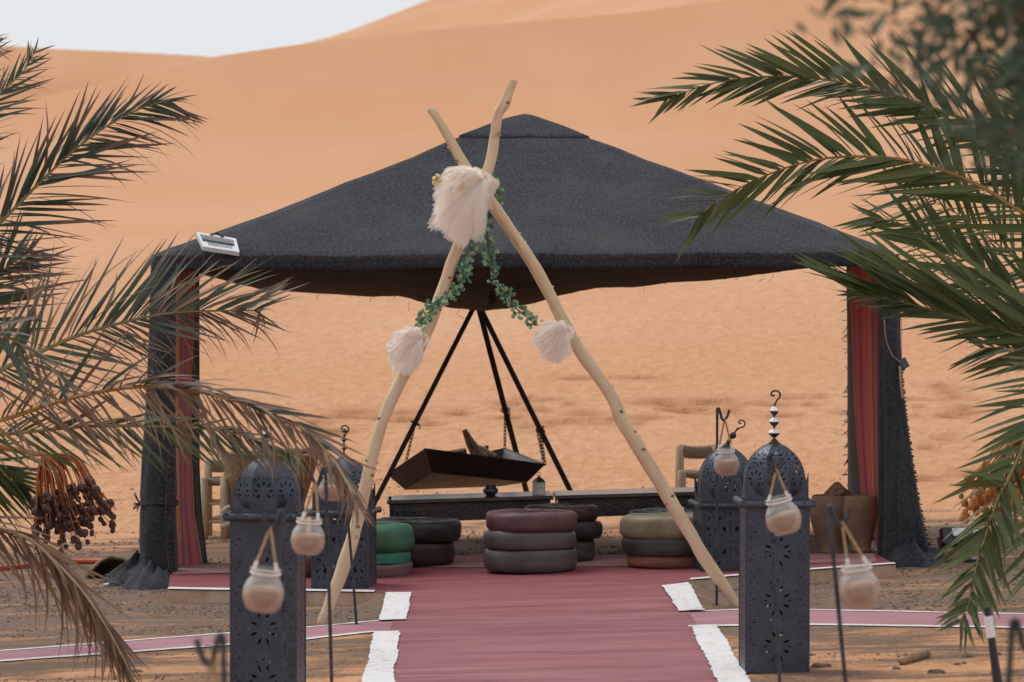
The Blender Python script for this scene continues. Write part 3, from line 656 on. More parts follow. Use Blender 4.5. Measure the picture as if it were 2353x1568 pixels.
for y in np.arange(840, 1290, 5):
    p = P(interp(y, [(584, 2063), (800, 2068), (900, 2074), (1000, 2087), (1130, 2107), (1230, 2127), (1292, 2148)]), y, DF); 
    mb.tube([p+Vector((-0.012, 0, 0)), p+Vector((random.uniform(0.004, 0.016), -.01, random.uniform(-.01, .01)))], 0.0055, 4)
mb.tube([P(2066+6*math.sin(y*.01), y, DF-0.09) for y in np.arange(650, 1230, 15)], 0.0018, 4)
tag(mb.build('ragged_edge', M['lining'], rc), kind='stuff')
# cloth lying in a heap at the feet
def puddle(cx, cy, rx, ry, hgt, parent, seed):
    mb = MB(); rows = []; c = G(cx, cy)
    for i in range(15):
        v = i/14; row = []
        for j in range(56):
            a = 2*math.pi*j/56; rr = v*(1+0.5*mnoise.noise(Vector((math.cos(a)*1.9, math.sin(a)*1.9, seed))))
            x = c.x+rx*rr*math.cos(a); y = c.y+ry*rr*math.sin(a)
            h = hgt*(1-v)**1.5*(1+0.8*mnoise.noise(Vector((x*11, y*7, seed))))+0.075*(1-v**6)*(0.5+1.1*abs(mnoise.noise(Vector((math.cos(a)*2.4+v, math.sin(a)*2.4, seed+5)))))
            row.append(Vector((x, y, tilt(x)-0.006+max(0.0, h))))
        rows.append(row)
    mb.grid(rows, close=True); return mb.build('cloth_heap', M['wool'], parent, smooth=True)
puddle(355, 1342, 0.2, 0.5, 0.14, lc, 1.0); puddle(318, 1338, 0.26, 0.35, 0.09, lc, 4.0); puddle(2095, 1296, 0.21, 0.28, 0.14, rc, 2.0)
# inner side hangings and striped curtains
def hanging(spec, name, mat, dl, dr, folds, amp, u0=0, u1=1, nu=48, solid=0.004, zbot=None):
    """spec rows: (py, left px, right px)"""
    mb = MB(); rows = []; uv = []
    for y in np.linspace(spec[0][0], spec[-1][0], 50):
        xl = interp(y, [(r[0], r[1]) for r in spec]); xr = interp(y, [(r[0], r[2]) for r in spec]); row = []
        for j in range(nu+1):
            u = j/nu; d = dl+(dr-dl)*u; k = (y-spec[0][0])/(spec[-1][0]-spec[0][0])
            p = P(xl+(xr-xl)*u, y, d)
            p = p+Vector((0, 1, 0))*amp*(0.5+0.7*k)*math.sin(2*math.pi*folds*u+1.2*mnoise.noise(Vector((u*3, y*0.006, dl))))
            p.z += 0.01*math.sin(7*u+dl)*k
            row.append(p); uv.append((u0+(u1-u0)*u, k))
        rows.append(row)
    mb.grid(rows); o = mb.build(name, M[mat], tent, smooth=True, solid=solid, fix=False)
    ul = o.data.uv_layers.new(name='uv')
    for lp in o.data.loops: ul.data[lp.index].uv = uv[lp.vertex_index]
    return o
cl = hanging([(615, 404, 450), (760, 404, 446), (900, 403, 440), (1050, 403, 441), (1180, 403, 446), (1250, 403, 458), (1312, 402, 467)], 'striped_curtain', 'stripes', 26.3, 27.4, 2.6, 0.04, 0.52, 1.0)
cr = hanging([(600, 1952, 2032), (760, 1957, 2031), (900, 1962, 2031), (1050, 1970, 2032), (1130, 1978, 2032), (1190, 1996, 2032), (1262, 2016, 2031)], 'striped_curtain', 'stripes', 27.2, 26.25, 3.6, 0.045)
hanging([(610, 438, 457), (760, 437, 456), (900, 433, 457), (1050, 433, 457), (1180, 438, 464), (1298, 448, 478)], 'side_hanging', 'wool', 27.5, 27.8, 1.5, 0.03)
hanging([(600, 1945, 1957), (760, 1947, 1962), (900, 1948, 1972), (1050, 1948, 1976), (1130, 1948, 1990), (1240, 1950, 2010)], 'side_hanging', 'wool', 29.3, 27.3, 1.5, 0.03)
mb = MB()
for k in range(40):
    y = random.uniform(700, 1120); p = P(1948+interp(y, [(700, 0), (1120, 2)]), y, 29.2); mb.tube([p, p+Vector((random.uniform(-.05, .0), 0, random.uniform(-.06, .03)))], 0.003, 4)
tag(mb.build('frayed_edge', M['lining'], tent), kind='stuff')
# corner posts inside the drapes
mb = MB()
for c in (FL, FR, BL, BR):
    xx = c.x+((0.06 if c.y < 28 else -0.02) if c.x < 0 else (-0.05 if c.y < 28 else 0.035)); yy = c.y+(0.1 if c.y < 28 else -0.05); mb = MB()
    mb.tube([(xx, yy, tilt(xx)), (xx, yy, 1.9)], 0.03, 8); mb.build('corner_post', M['iron'], tent)

# solar lamp lying on the roof
c = P(497, 562, 26.05); lamp = thing('solar_lamp', c, 'white open framed solar lamp propped on the tent roof above the left eave', 'solar lamp')
def quad_panel(a, b, c2, d, th, mb, mi=0): 
    n = (b-a).cross(d-a).normalized()*th; mb.prism([a, b, c2, d], n, mi)
def fr(u, v, q, lift=0):    # on the quad q (tl,tr,br,bl)
    return q[0].lerp(q[1], u).lerp(q[3].lerp(q[2], u), v)
q = [P(449, 543, 26.08), P(541, 559, 26.08), P(549, 590, 25.96), P(465, 577, 25.96)]
nrm = (q[1]-q[0]).cross(q[3]-q[0]).normalized(); nrm = nrm if nrm.z > 0 else -nrm
q = [p+nrm*0.004 for p in q]
mb = MB()
for (u0, v0, u1, v1) in ((0, 0, 1, 0.14), (0, 0.86, 1, 1), (0, 0.14, 0.07, 0.86), (0.93, 0.14, 1, 0.86)):
    mb.prism([fr(u0, v0, q), fr(u1, v0, q), fr(u1, v1, q), fr(u0, v1, q)], nrm*0.03)
mb.build('frame', M['white_plastic'], lamp)
mb = MB(); mb.prism([fr(.07, .52, q), fr(.93, .52, q), fr(.93, .86, q), fr(.07, .86, q)], nrm*0.02); mb.build('light_panel', M['white_plastic'], lamp)
lp = MB(); lp.prism([fr(.2, .56, q)+nrm*.02, fr(.84, .56, q)+nrm*.02, fr(.84, .8, q)+nrm*.02, fr(.2, .8, q)+nrm*.02], nrm*0.004); lp.build('diode_field', M['led'], lamp)
mb = MB(); mb.tube([fr(.35, .07, q)+nrm*.032, fr(.5, .05, q)+nrm*.05, fr(.68, .08, q)+nrm*.032], 0.006, 5); mb.build('handle', M['black_plastic'], lamp)
# small solar box and its cord on the right drape
c = P(2076, 836, 25.9); sb = thing('solar_box', c, 'small dark solar box hung by a cord on the edge of the tent drape', 'solar light')
mb = MB(); rot = Matrix.Rotation(R(-28), 3, 'Y') @ Matrix.Rotation(R(20), 3, 'Z'); mb.box(c, (0.05, 0.03, 0.062), rot); bevel(mb.build('casing', M['dark_box'], sb), 0.004)
mb = MB(); mb.box(c+rot @ Vector((-0.028, 0, -0.028)), (0.03, 0.03, 0.02), rot); mb.build('clip', M['black_plastic'], sb)
mb = MB(); mb.tube(catmull([P(2032, 735, 25.86), P(2036, 780, 25.85), P(2050, 815, 25.85), P(2068, 832, 25.88)], 6), 0.003, 5); mb.tube(catmull([P(2068, 842, 25.88), P(2070, 880, 25.86), P(2074, 915, 25.86)], 5), 0.008, 5); mb.build('cable', M['rope'], sb)

# ------------------------------------------------------------------ driftwood arch
arch = thing('driftwood_arch', (P(738, 1432, 22.9)+P(1690, 1390, 23.4))/2*1.0, 'tall arch of two crossed peeled driftwood poles standing over the red path', 'arch')
arch.location.z = tilt(arch.location.x)
DA, DBk = 22.9, 23.4
gl = G(738, 1434); gr = G(1693, 1392)
A_px = [(738, 1434, 13.5), (762, 1375, 17), (792, 1293, 19), (822, 1195, 18.5), (850, 1075, 17.5), (880, 965, 17.5), (922, 872, 17.5), (968, 790, 17), (1005, 700, 17), (1040, 600, 17), (1072, 520, 16.5), (1105, 432, 16), (1127, 372, 15.5), (1138, 305, 14.5), (1144, 262, 14.5), (1160, 238, 15), (1172, 205, 12), (1181, 184, 11.5)]
B_px = [(1693, 1392, 11), (1668, 1352, 15), (1620, 1285, 18), (1570, 1200, 19), (1545, 1160, 18.5), (1505, 1090, 18.5), (1462, 1020, 19), (1430, 968, 19), (1408, 915, 17.5), (1372, 862, 17.5), (1325, 795, 17), (1283, 716, 16.5), (1232, 620, 17), (1178, 537, 16), (1135, 475, 17), (1100, 425, 15), (1062, 372, 14.5), (1030, 315, 13), (1005, 272, 11.5), (988, 250, 10.5)]
def pole(spec, d0, d1, name, lab):
    n = len(spec); pts = []; rad = []
    for i, (x, y, r) in enumerate(spec):
        f = (spec[0][1]-y)/(spec[0][1]-420); d = d0+(d1-d0)*f; pts.append(P(x, y, d)); rad.append(r*S(d)*0.83)
    pp = catmull(pts, 8); rr = [float(np.interp(i/8, range(n), rad)) for i in range(len(pp))]
    pp[0].z -= 0.03
    mb = MB(); mb.tube(pp, rr, 14, wob=0.14)
    for k in range(9):                                   # pruned twig stubs
        i = random.randrange(20, len(pp)-10); t = (pp[i+1]-pp[i]).normalized(); s = t.cross(Vector((0, 1, 0))).normalized()*random.choice((-1, 1))
        mb.tube([pp[i]+s*rr[i]*0.75, pp[i]+s*rr[i]*1.18+t*0.008], [0.009, 0.005], 6)
    o = mb.build(name, M['driftwood'], arch, smooth=True); q = (pp[-1]-pp[0]).to_track_quat('Z', 'Y')   # grain runs along the pole
    o.data.transform(q.to_matrix().to_4x4().inverted()); o.rotation_mode = 'QUATERNION'; o.rotation_quaternion = q; bpy.context.view_layer.update()
    kn = MB(); rng = random.Random(len(spec))
    for k in range(8):
        i = rng.randrange(8, len(pp)-6); t = (pp[i+1]-pp[i]).normalized(); s = t.cross(Vector((0, 1, 0))).normalized(); a = rng.uniform(-1.1, 1.1); nr = Vector((0, -1, 0))*math.cos(a)+s*math.sin(a); c = pp[i]+nr*rr[i]*0.97
        kn.lathe([(0.0095, -0.004), (0.008, 0.0015), (0.004, 0.0022), (0.0005, 0.0008)], c, 9, rot=nr.to_track_quat('Z', 'Y').to_matrix(), sx=1.5, wob=.5)
    kn.v = [q.inverted() @ (v-world_of(o))+world_of(o) for v in kn.v]; kn.build('knot', M['burnt_wood'], o, smooth=True)
    return tag(o, lab)
pole(A_px, gl.y, 23.05, 'pole', 'pole leaning from the lower left up to the right'); pole(B_px, gr.y, 23.16, 'pole', 'pole leaning from the lower right up to the left')
mb = MB(); c = P(1110, 420, 23.08)                    # gauzy binding at the crossing
for k in range(6):
    ax = Vector((0.5, 0, 1)).normalized(); u = ax.orthogonal().normalized(); v = ax.cross(u)
    mb.tube([c+ax*(0.014*k-0.035)+(u*math.cos(a)*0.058+v*math.sin(a)*0.1)+ax*0.012*math.sin(a+k) for a in np.linspace(0, 6.3, 22)], 0.014, 6, flat=0.5)
mb.build('lashing', M['tulle'], arch, smooth=True)

# tulle bows
def fan(center, outline, d, name, parent, layers=5, n=70, mat='tulle', bulge=0.07):
    """a gathered fan of net: outline is a list of (px,py) of the free edge, gathered at the centre"""
    mb = MB(); c = P(*center, d); rng = random.Random(int(center[0]))
    ed = resample(catmull([P(x, y, d) for x, y in outline], 8), 200); ns = layers*n//3
    for k in range(ns):                                # torn strips of net, each gathered at the knot
        f = (k+rng.uniform(-1, 1)*2)/ns; j = max(2, min(197, int(f*199))); e = c+(ed[j]-c)*rng.choice((0.6, 0.78, 0.9, 0.97, 1.0, 1.04))*rng.uniform(.93, 1.05)
        L = (e-c).length; ax = (e-c)/L; sd_ = Vector((-ax.z, 0, ax.x)); dep = rng.uniform(-1, 1); w0 = rng.uniform(.13, .27)*L; cu = rng.uniform(-.12, .12); ph = rng.uniform(0, 6); rows = []
        for q in range(10):
            t = q/9; row = []
            for m_ in range(7):
                u = m_/3-1; wd = w0*(0.10+0.9*t**0.75)
                p = c+ax*L*t*(1-0.05*u*u*t+0.035*math.sin(u*9+ph)*t)+sd_*(u*wd*.5+cu*L*t*t)
                p.y += dep*bulge*math.sin(t*2.0)*0.9+0.005*t*math.sin(u*3.0+ph+t*2); p.z += 0.03*math.sin(math.pi*t)-0.035*t*t*abs(ax.x); p += sd_*0.012*math.sin(t*5+ph)*t
                row.append(p)
            rows.append(row)
        mb.grid(rows)
    return mb.build(name, M[mat], parent, smooth=True, fix=False)
def bow(center, outline, d, lab, layers, bulge, flowers=()):
    c = P(*center, d); b = thing('tulle_bow', c, lab, 'bow', 'tulle bows tied to the driftwood arch')
    fan(center, outline, d-0.06, 'tulle', b, layers, bulge=bulge)
    mb = MB(); mb.tube([c+Vector((0.03*math.cos(a), 0.05*math.sin(a)-0.02, 0.03*math.sin(a))) for a in np.linspace(0, 6.3, 14)], 0.013, 6); mb.build('knot', M['tulle'], b, smooth=True)
    for (x, y, r) in flowers:
        f = MB(); fc = P(x, y, d-0.12)
        for k in range(7):
            a = k*0.9; f.lathe([(0.0, -0.004), (r*0.5, 0), (r*0.45, 0.006), (0, 0.008)], fc+Vector((math.cos(a)*r*0.55, -0.012+0.003*k, math.sin(a)*r*0.9)), 7, rot=Matrix.Rotation(R(70), 3, 'X') @ Matrix.Rotation(a, 3, 'Y'))
        f.build('flower', M['yellow'], b, smooth=True)
bow((1112, 415), [(1085, 385), (1050, 388), (1018, 384), (1008, 405), (1004, 440), (1000, 470), (1000, 500), (1012, 522), (1032, 538), (1055, 548), (1080, 548), (1100, 520), (1116, 478), (1117, 440)], 23.0, 'big blush tulle bow with a yellow flower at the crossing of the poles', 8, 0.1, [(1004, 415, 0.028), (1062, 428, 0.02)])
bow((970, 782), [(966, 752), (935, 750), (905, 762), (892, 780), (892, 800), (900, 825), (912, 845), (932, 852), (952, 842), (968, 815)], 22.95, 'small blush tulle bow on the pole that leans up from the lower left', 6, 0.07)
bow((1303, 765), [(1292, 735), (1265, 736), (1240, 745), (1230, 762), (1230, 782), (1240, 802), (1258, 818), (1280, 824), (1298, 815), (1308, 790)], 23.1, 'small blush tulle bow on the pole that leans up from the lower right', 6, 0.07)

# eucalyptus garlands
def round_leaf():
    mb = MB(); n = 9; vs = [Vector((0, 0.0, 0))]; t = [0.0]
    for k in range(n): a = 2*math.pi*k/n; vs.append(Vector((math.sin(a)*0.5, 0.55-math.cos(a)*0.52, 0.10*abs(math.sin(a))))); t.append(0.5-0.5*math.cos(a))
    mb.add([Vector((0, .55, 0))]+vs[1:], [(0, 1+k, 1+(k+1) % n) for k in range(n)]); mb.attr = [0.5]+t[1:]; return mb
RL = []
for mname in ('ivy', 'ivy_dark'):
    o = round_leaf().build('leaf', M[mname], None, local=True, fix=False); RL.append(o.data); bpy.data.objects.remove(o)
def garland(paths, lab, n_leaf):
    g0 = P(*paths[0][0]); ga = thing('eucalyptus_garland', g0, lab, 'garland', 'eucalyptus garlands on the arch')
    mb = MB(); dense = []
    for pth in paths:
        pp = catmull([P(*q) for q in pth], 10); dense.append(pp)
        for k in range(2): mb.tube([p+Vector((0.006*math.sin(i*.4+k*3), 0.006*math.cos(i*.4+k*3), 0)) for i, p in enumerate(pp)], 0.0028, 5)
    mb.build('stem', M['ivy_stem'], ga)
    tot = sum(len(d) for d in dense)
    for k in range(n_leaf):
        i = random.randrange(tot); pp = None
        if len(dense) > 3 and k < 60: i = sum(len(d) for d in dense[:2])+random.randrange(sum(len(d) for d in dense[2:]))
        for d in dense:
            if i < len(d): pp = d; break
            i -= len(d)
        p = pp[i]; out = Vector((random.uniform(-1, 1), random.uniform(-1, 0.7), random.uniform(-0.7, 0.9))).normalized()
        q = p+out*random.uniform(0.004, 0.034); s = random.uniform(0.014, 0.028)
        z = Vector((random.uniform(-.6, .6), -1, random.uniform(-.4, .9))).normalized(); yv = (out-z*out.dot(z)).normalized(); xv = yv.cross(z)
        mt = Matrix((xv, yv, z)).transposed().to_4x4() @ Matrix.Scale(s, 4); mt.translation = q-ga.location
        o = link('leaf', random.choice(RL), ga); o.matrix_local = mt
garland([[(1112, 520, 23.1), (1085, 560, 23.1), (1072, 600, 23.05), (1062, 640, 23.02), (1040, 676, 22.98), (1005, 700, 22.93), (980, 725, 22.92), (966, 752, 22.92)], [(1068, 610, 23.0), (1066, 645, 22.98)]], 'eucalyptus garland running down the pole to the bow beside the tent opening on the left', 250)
garland([[(1120, 430, 23.2), (1118, 500, 23.2), (1122, 560, 23.2), (1126, 610, 23.2), (1136, 645, 23.2), (1158, 672, 23.2), (1182, 705, 23.15), (1210, 728, 23.12), (1236, 748, 23.1)], [(1126, 470, 23.2), (1118, 540, 23.2), (1128, 590, 23.2), (1138, 640, 23.2)], [(1115, 420, 23.2), (1132, 416, 23.2)], [(1125, 440, 23.2), (1140, 432, 23.2)], [(1130, 462, 23.2), (1150, 460, 23.2)]], 'eucalyptus garland hanging free from the crossing and curving to the right bow', 285)
# ------------------------------------------------------------------ pierced tin lanterns
def pierced(outer, holes, th=0.0016):
    """a flat sheet in the xy plane with real holes, as mesh data"""
    cu = bpy.data.curves.new('sheet', 'CURVE'); cu.dimensions = '2D'; cu.fill_mode = 'BOTH'; cu.extrude = th/2
    for poly in [outer]+holes:
        sp = cu.splines.new('POLY'); sp.points.add(len(poly)-1)
        for pt, (x, y) in zip(sp.points, poly): pt.co = (x, y, 0, 1)
        sp.use_cyclic_u = True
    ob = bpy.data.objects.new('sheet', cu); COL.objects.link(ob)
    me = bpy.data.meshes.new_from_object(ob.evaluated_get(bpy.context.evaluated_depsgraph_get()))
    bpy.data.objects.remove(ob); bpy.data.curves.remove(cu); return me
def petal(x, y, L, W, a, n=6):
    pts = []
    for k in range(n): t = k/n; pts.append((-L/2+L*t, W/2*math.sin(math.pi*t)))
    for k in range(n): t = k/n; pts.append((L/2-L*t, -W/2*math.sin(math.pi*t)))
    c, s = math.cos(a), math.sin(a); return [(x+p[0]*c-p[1]*s, y+p[0]*s+p[1]*c) for p in pts]
def tri(x, y, r, a): return [(x+r*math.cos(a+k*2.094), y+r*math.sin(a+k*2.094)) for k in range(3)]
def star(x, y, r): return [(x+(r if k % 2 else r*.45)*math.cos(k*math.pi/5), y+(r if k % 2 else r*.45)*math.sin(k*math.pi/5)) for k in range(10)]
def comma(x, y, r, fx, fy):
    pts = [(x+fx*r*math.cos(a), y+fy*r*math.sin(a)) for a in np.linspace(-0.6, 4.2, 9)]
    tail = [(x-fx*r*0.4+fx*1.2*r*t*1.1, y-fy*(r*1.0+r*1.9*t)+fy*0.35*r*math.sin(3*t)) for t in (0.25, 0.6, 1.0)]
    back = [(x+fx*r*0.25+fx*1.2*r*t*0.85, y-fy*(r*0.6+r*1.9*t)+fy*0.2*r*math.sin(3*t)) for t in (0.8, 0.45, 0.15)]
    return pts+tail+back
def holes_tall(w, h):
    H = []
    for i, z in enumerate(np.arange(0.055, h-0.06, 0.052)):
        for sx in (-1, 1):
            H.append(tri(sx*w*0.42, z, 0.0055, random.random()*6)); 
            if i % 2 == 0: H.append(tri(sx*w*0.31, z+0.012, 0.005, random.random()*6))
            else: H.append(petal(sx*w*0.36, z+0.026, 0.018, 0.006, random.uniform(-.2, .2)))
    for zc in (h*0.16, h*0.43, h*0.72):
        for k in range(8):
            a = k*math.pi/4+0.39; H.append(petal(0.045*math.cos(a), zc+0.06*math.sin(a), 0.036, 0.011, a))
        for sx in (-1, 1):
            H.append(petal(sx*0.055, zc, 0.02, 0.007, 0)); H.append(tri(sx*0.03, zc+0.085, 0.006, 1)); H.append(tri(sx*0.03, zc-0.085, 0.006, 1))
        H.append(petal(0, zc+0.095, 0.018, 0.007, 1.57))
    return H
def holes_scroll(w, h):
    H = []
    for x in (-.36, -.24, -.1, .1, .24, .36): H.append(petal(x*w, h-0.035, 0.022, 0.009, 0)); H.append(petal(x*w, h-0.055, 0.02, 0.008, 0.1))
    H.append(petal(0, h-0.045, 0.02, 0.011, 1.57))
    for sx in (-1, 1):
        for (zz, fy) in ((0.70, 1), (0.30, -1)):
            z = h*zz; H.append(comma(sx*w*0.25, z+0.01*fy, 0.014, sx, fy)); H.append(comma(sx*w*0.11, z-0.012*fy, 0.011, -sx, fy))
            H.append(tri(sx*w*0.38, z+0.05*fy, 0.009, .4)); H.append(tri(sx*w*0.3, z+0.055*fy, 0.007, 1)); H.append(petal(sx*w*0.39, z-0.012, 0.03, 0.012, sx*fy*.8)); H.append(star(sx*w*0.2, z+0.05*fy, 0.014))
            H.append(petal(sx*w*0.36, z-0.05*fy, 0.022, 0.01, -sx*fy*.6)); H.append(tri(sx*w*0.17, z-0.052*fy, 0.007, 2))
        for k in range(3): H.append(petal(sx*(w*0.16+k*w*0.1), h*0.5, w*0.09, 0.007, 0))
    for k in range(4): H.append(petal(0, h*(0.6+k*0.055), 0.02, 0.0075, 1.57)); H.append(petal(0, h*(0.4-k*0.055), 0.02, 0.0075, 1.57))
    return H
def facet_holes(hw, s0, s1, rich):
    H = []
    for zc in np.arange(s0+0.05, s1-0.07, 0.098):
        k = hw(zc)
        for j in range(8):
            a = j*math.pi/4; H.append(petal(min(0.032, k*0.6)*math.cos(a), zc+0.033*math.sin(a), 0.024, 0.0095, a))
        for sx in (-1, 1): H.append(tri(sx*k*0.7, zc+0.05, 0.0072, 1.57)); H.append(tri(sx*k*0.35, zc+0.056, 0.006, -1.57)); H.append(tri(sx*k*0.78, zc-0.02, 0.0068, 0))
        H.append(petal(0, zc+0.056, 0.017, 0.006, 1.57))
    return [h for h in H if all(abs(p[0]) < hw(p[1])-0.003 and s0+0.01 < p[1] < s1-0.02 for p in h)]
def smooth_curve(prof, n): return [(v.x, v.y) for v in resample(catmull([(r, z, 0) for r, z in prof], 10), n)]
def make_lantern(w, h, dome_h, hfun, foot, finial, tilt_fin, label, loc, rz, group):
    t = thing('tin_lantern', loc, label, 'lantern', group, rz)
    zb = foot
    for k in range(4):                                # body sides
        me = pierced([(-w/2, 0), (w/2, 0), (w/2, h), (-w/2, h)], hfun(w, h)); me.materials.append(M['tin'])
        o = link('side_panel', me, t); o.matrix_local = Matrix.Rotation(k*math.pi/2, 4, 'Z') @ Matrix.Translation((0, -w/2+0.001*(k % 2), zb)) @ Matrix.Rotation(math.pi/2, 4, 'X')
        if k == 0 and hfun is holes_scroll:           # a door with its frame and latch
            mb = MB(); dw, dh = w*0.44, h*0.86
            for sx in (-1, 1): mb.box((sx*dw, -w/2-0.004, zb+dh/2), (0.008, 0.004, dh))
            mb.box((0, -w/2-0.004, zb+dh), (dw*2, 0.004, 0.008)); mb.box((0, -w/2-0.004, zb+h*0.5), (dw*2, 0.004, 0.006)); mb.build('door_frame', M['tin'], t, local=True)
            mb = MB(); mb.box((-dw*0.93, -w/2-0.008, zb+h*0.46), (0.03, 0.01, 0.014)); mb.tube([(-dw*0.93, -w/2-0.012, zb+h*0.46), (-dw*0.93, -w/2-0.014, zb+h*0.36)], 0.004, 6); mb.build('latch', M['tin'], t, local=True)
        if hfun is holes_tall and k == 0:
            mb = MB(); mb.box((-w*0.44, -w/2-0.005, zb+0.12), (0.024, 0.008, 0.05)); mb.tube([(-w*.44, -w/2-0.008, zb+.13), (-w*.44, -w/2-0.01, zb+.085)], 0.004, 6); mb.build('latch', M['tin'], t, local=True)
    mb = MB()                                         # corner seams and the two sheet joints
    for sx in (-1, 1):
        for sy in (-1, 1): mb.box((sx*w/2, sy*w/2, zb+h/2), (0.007, 0.007, h))
    for zz in ((0.33, 0.92) if hfun is holes_tall else (0.86,)):
        for k in range(4): mb.box(Matrix.Rotation(k*math.pi/2, 3, 'Z') @ Vector((0, -w/2-0.0015, zb+h*zz)), (w-0.008, 0.003, 0.004) if k % 2 == 0 else (0.003, w-0.008, 0.004))
    mb.build('seam', M['tin'], t, local=True)
    for k in range(4):                                # rolled rims
        mb = MB(); rr = 0.0165; L = w/2+0.028; R4 = Matrix.Rotation(k*math.pi/2, 3, 'Z')
        n = 14; vs = []
        for x in (-L, L):
            for q in (rr, rr*0.55):
                for j in range(n): a = 2*math.pi*j/n; vs.append(R4 @ Vector((x, -w/2-rr*0.9+q*math.cos(a), zb+h+0.004*(k % 2)+q*math.sin(a))))
        fs = []
        for j in range(n):
            j2 = (j+1) % n; fs += [(j, j2, 2*n+j2, 2*n+j), (n+j2, n+j, 3*n+j, 3*n+j2), (j2, j, n+j, n+j2), (2*n+j, 2*n+j2, 3*n+j2, 3*n+j)]
        mb.add(vs, fs)
        mb.build('rolled_rim', M['tin'], t, local=True, smooth=False)
        dm = MB()
        for j in range(6): 
            x = -w*0.42+w*0.84*j/5; dm.box(R4 @ Vector((x, -w/2-rr*1.75, zb+h+rr*(0.45 if j % 2 else -0.1))), (0.006, 0.006, 0.010))
        dm.build('rim_slot', M['iron'], t, local=True)
    mb = MB(); mb.lathe([(w*0.70, zb+h+0.012), (0.0, zb+h+0.016)], seg=4, rot=Matrix.Rotation(math.pi/4, 3, 'Z')) 
    cw = w*0.985; ch = dome_h*0.44                     # upstanding corner plates with a scooped edge
    for k in range(4):
        n = 22; top = []
        for j in range(n+1):
            u = -1+2*j/n; top.append((u*cw/2, 0.02+ch*abs(u)**4.5))
        me = pierced([(-cw/2, 0), (cw/2, 0)]+top[::-1], []); me.materials.append(M['tin'])
        o = link('collar_plate', me, t); o.matrix_local = Matrix.Rotation(k*math.pi/2, 4, 'Z') @ Matrix.Translation((0, -w/2+0.004+0.001*(k % 2), zb+h+0.012)) @ Matrix.Rotation(math.pi/2, 4, 'X')
    # eight-sided dome
    R0 = w*0.478; D = dome_h
    prof = smooth_curve([(R0, 0.0), (R0*1.0, D*0.25), (R0*0.965, D*0.45), (R0*0.86, D*0.64), (R0*0.66, D*0.80), (R0*0.40, D*0.92), (R0*0.16, D*0.985), (R0*0.03, D)], 40)
    sl_ = [0]
    for a, b2 in zip(prof, prof[1:]): sl_.append(sl_[-1]+math.hypot(b2[0]-a[0], b2[1]-a[1]))
    tan8 = math.tan(math.pi/8); S1 = sl_[-1]
    rad = lambda s: float(np.interp(s, sl_, [p[0] for p in prof])); zed = lambda s: float(np.interp(s, sl_, [p[1] for p in prof])); hw = lambda s: rad(s)*tan8
    outer = [(hw(s), s) for s in np.linspace(0, S1, 30)]+[(-hw(s), s) for s in np.linspace(S1, 0, 30)]
    base = pierced(outer, facet_holes(hw, 0.05, S1*0.86, True)); bm = bmesh.new(); bm.from_mesh(base)
    for s in np.linspace(0.012, S1-0.01, 22):
        bmesh.ops.bisect_plane(bm, geom=bm.verts[:]+bm.edges[:]+bm.faces[:], plane_co=(0, s, 0), plane_no=(0, 1, 0))
    for v in bm.verts:
        u, s, o_ = v.co; r_ = rad(s); z_ = zed(s); e = 0.004; dr = rad(s+e)-rad(s-e); dz = zed(s+e)-zed(s-e); L = math.hypot(dr, dz) or 1
        v.co = Vector((u, -(r_+o_*dz/L), z_-o_*dr/L))
    bm.to_mesh(base); bm.free(); base.materials.append(M['tin'])
    for k in range(8):
        o = link('dome_facet', base, t); o.matrix_local = Matrix.Translation((0, 0, zb+h+0.014)) @ Matrix.Rotation(k*math.pi/4, 4, 'Z')
    mb = MB()                                        # ridges between facets
    for k in range(8):
        a = (k+.5)*math.pi/4; mb.tube([(math.sin(a)*r_/math.cos(math.pi/8), -math.cos(a)*r_/math.cos(math.pi/8), zb+h+0.014+z_) for r_, z_ in prof[::3]], 0.003, 5)
    mb.build('dome_rib', M['tin'], t, local=True)
    top = Vector((0, 0, zb+h+0.014+D)); Rt = Matrix.Rotation(tilt_fin, 3, 'Y')
    f = MB(); f.lathe([(0.03, -0.006), (0.022, 0.004), (0.012, 0.016), (0.006, 0.02)], top, 16)
    f.tube([top, top+Rt @ Vector((0, 0, 0.18 if finial == 'discs' else 0.13))], 0.005, 8)
    zs = 0.192 if finial == 'discs' else 0.13
    hook = [Rt @ Vector(p) for p in ((0, 0, zs-0.02), (0.012, 0, zs+0.006), (0.025, 0, zs+0.02), (0.025, 0, zs+0.039), (0.009, 0, zs+0.05), (-0.01, 0, zs+0.045), (-0.014, 0, zs+0.033), (-0.006, 0, zs+0.026), (0.002, 0, zs+0.031))]
    if finial != 'short': f.tube([top+p for p in catmull(hook, 6)], 0.0045, 7)
    fo = f.build('finial', M['iron'], t, local=True, smooth=True)
    if finial in ('discs', 'short'):
        for (z, r) in ((0.046, 0.029), (0.098, 0.0255), (0.148, 0.0225))[:3 if finial == 'discs' else 2]:
            d = MB(); d.lathe([(r, z+0.0005), (r*0.97, z+0.004), (r*0.62, z+0.014), (0.006, z+0.021)], top, 20, rot=Rt); d.lathe([(0.006, z-0.022), (r*0.6, z-0.013), (r, z), (r, z+0.0005)], top, 20, rot=Rt, mi=1); d.build('finial_disc', [M['white_plastic'], M['iron']], fo, local=True, smooth=False)
    elif finial == 'balls':
        for (z, r) in ((0.03, 0.017), (0.075, 0.02)):
            d = MB(); d.lathe([(r*math.sin(a), z-r*math.cos(a)) for a in np.linspace(0.02, math.pi-0.02, 10)], top, 14, rot=Rt); d.build('finial_ball', M['iron'], fo, local=True, smooth=True)
    else:
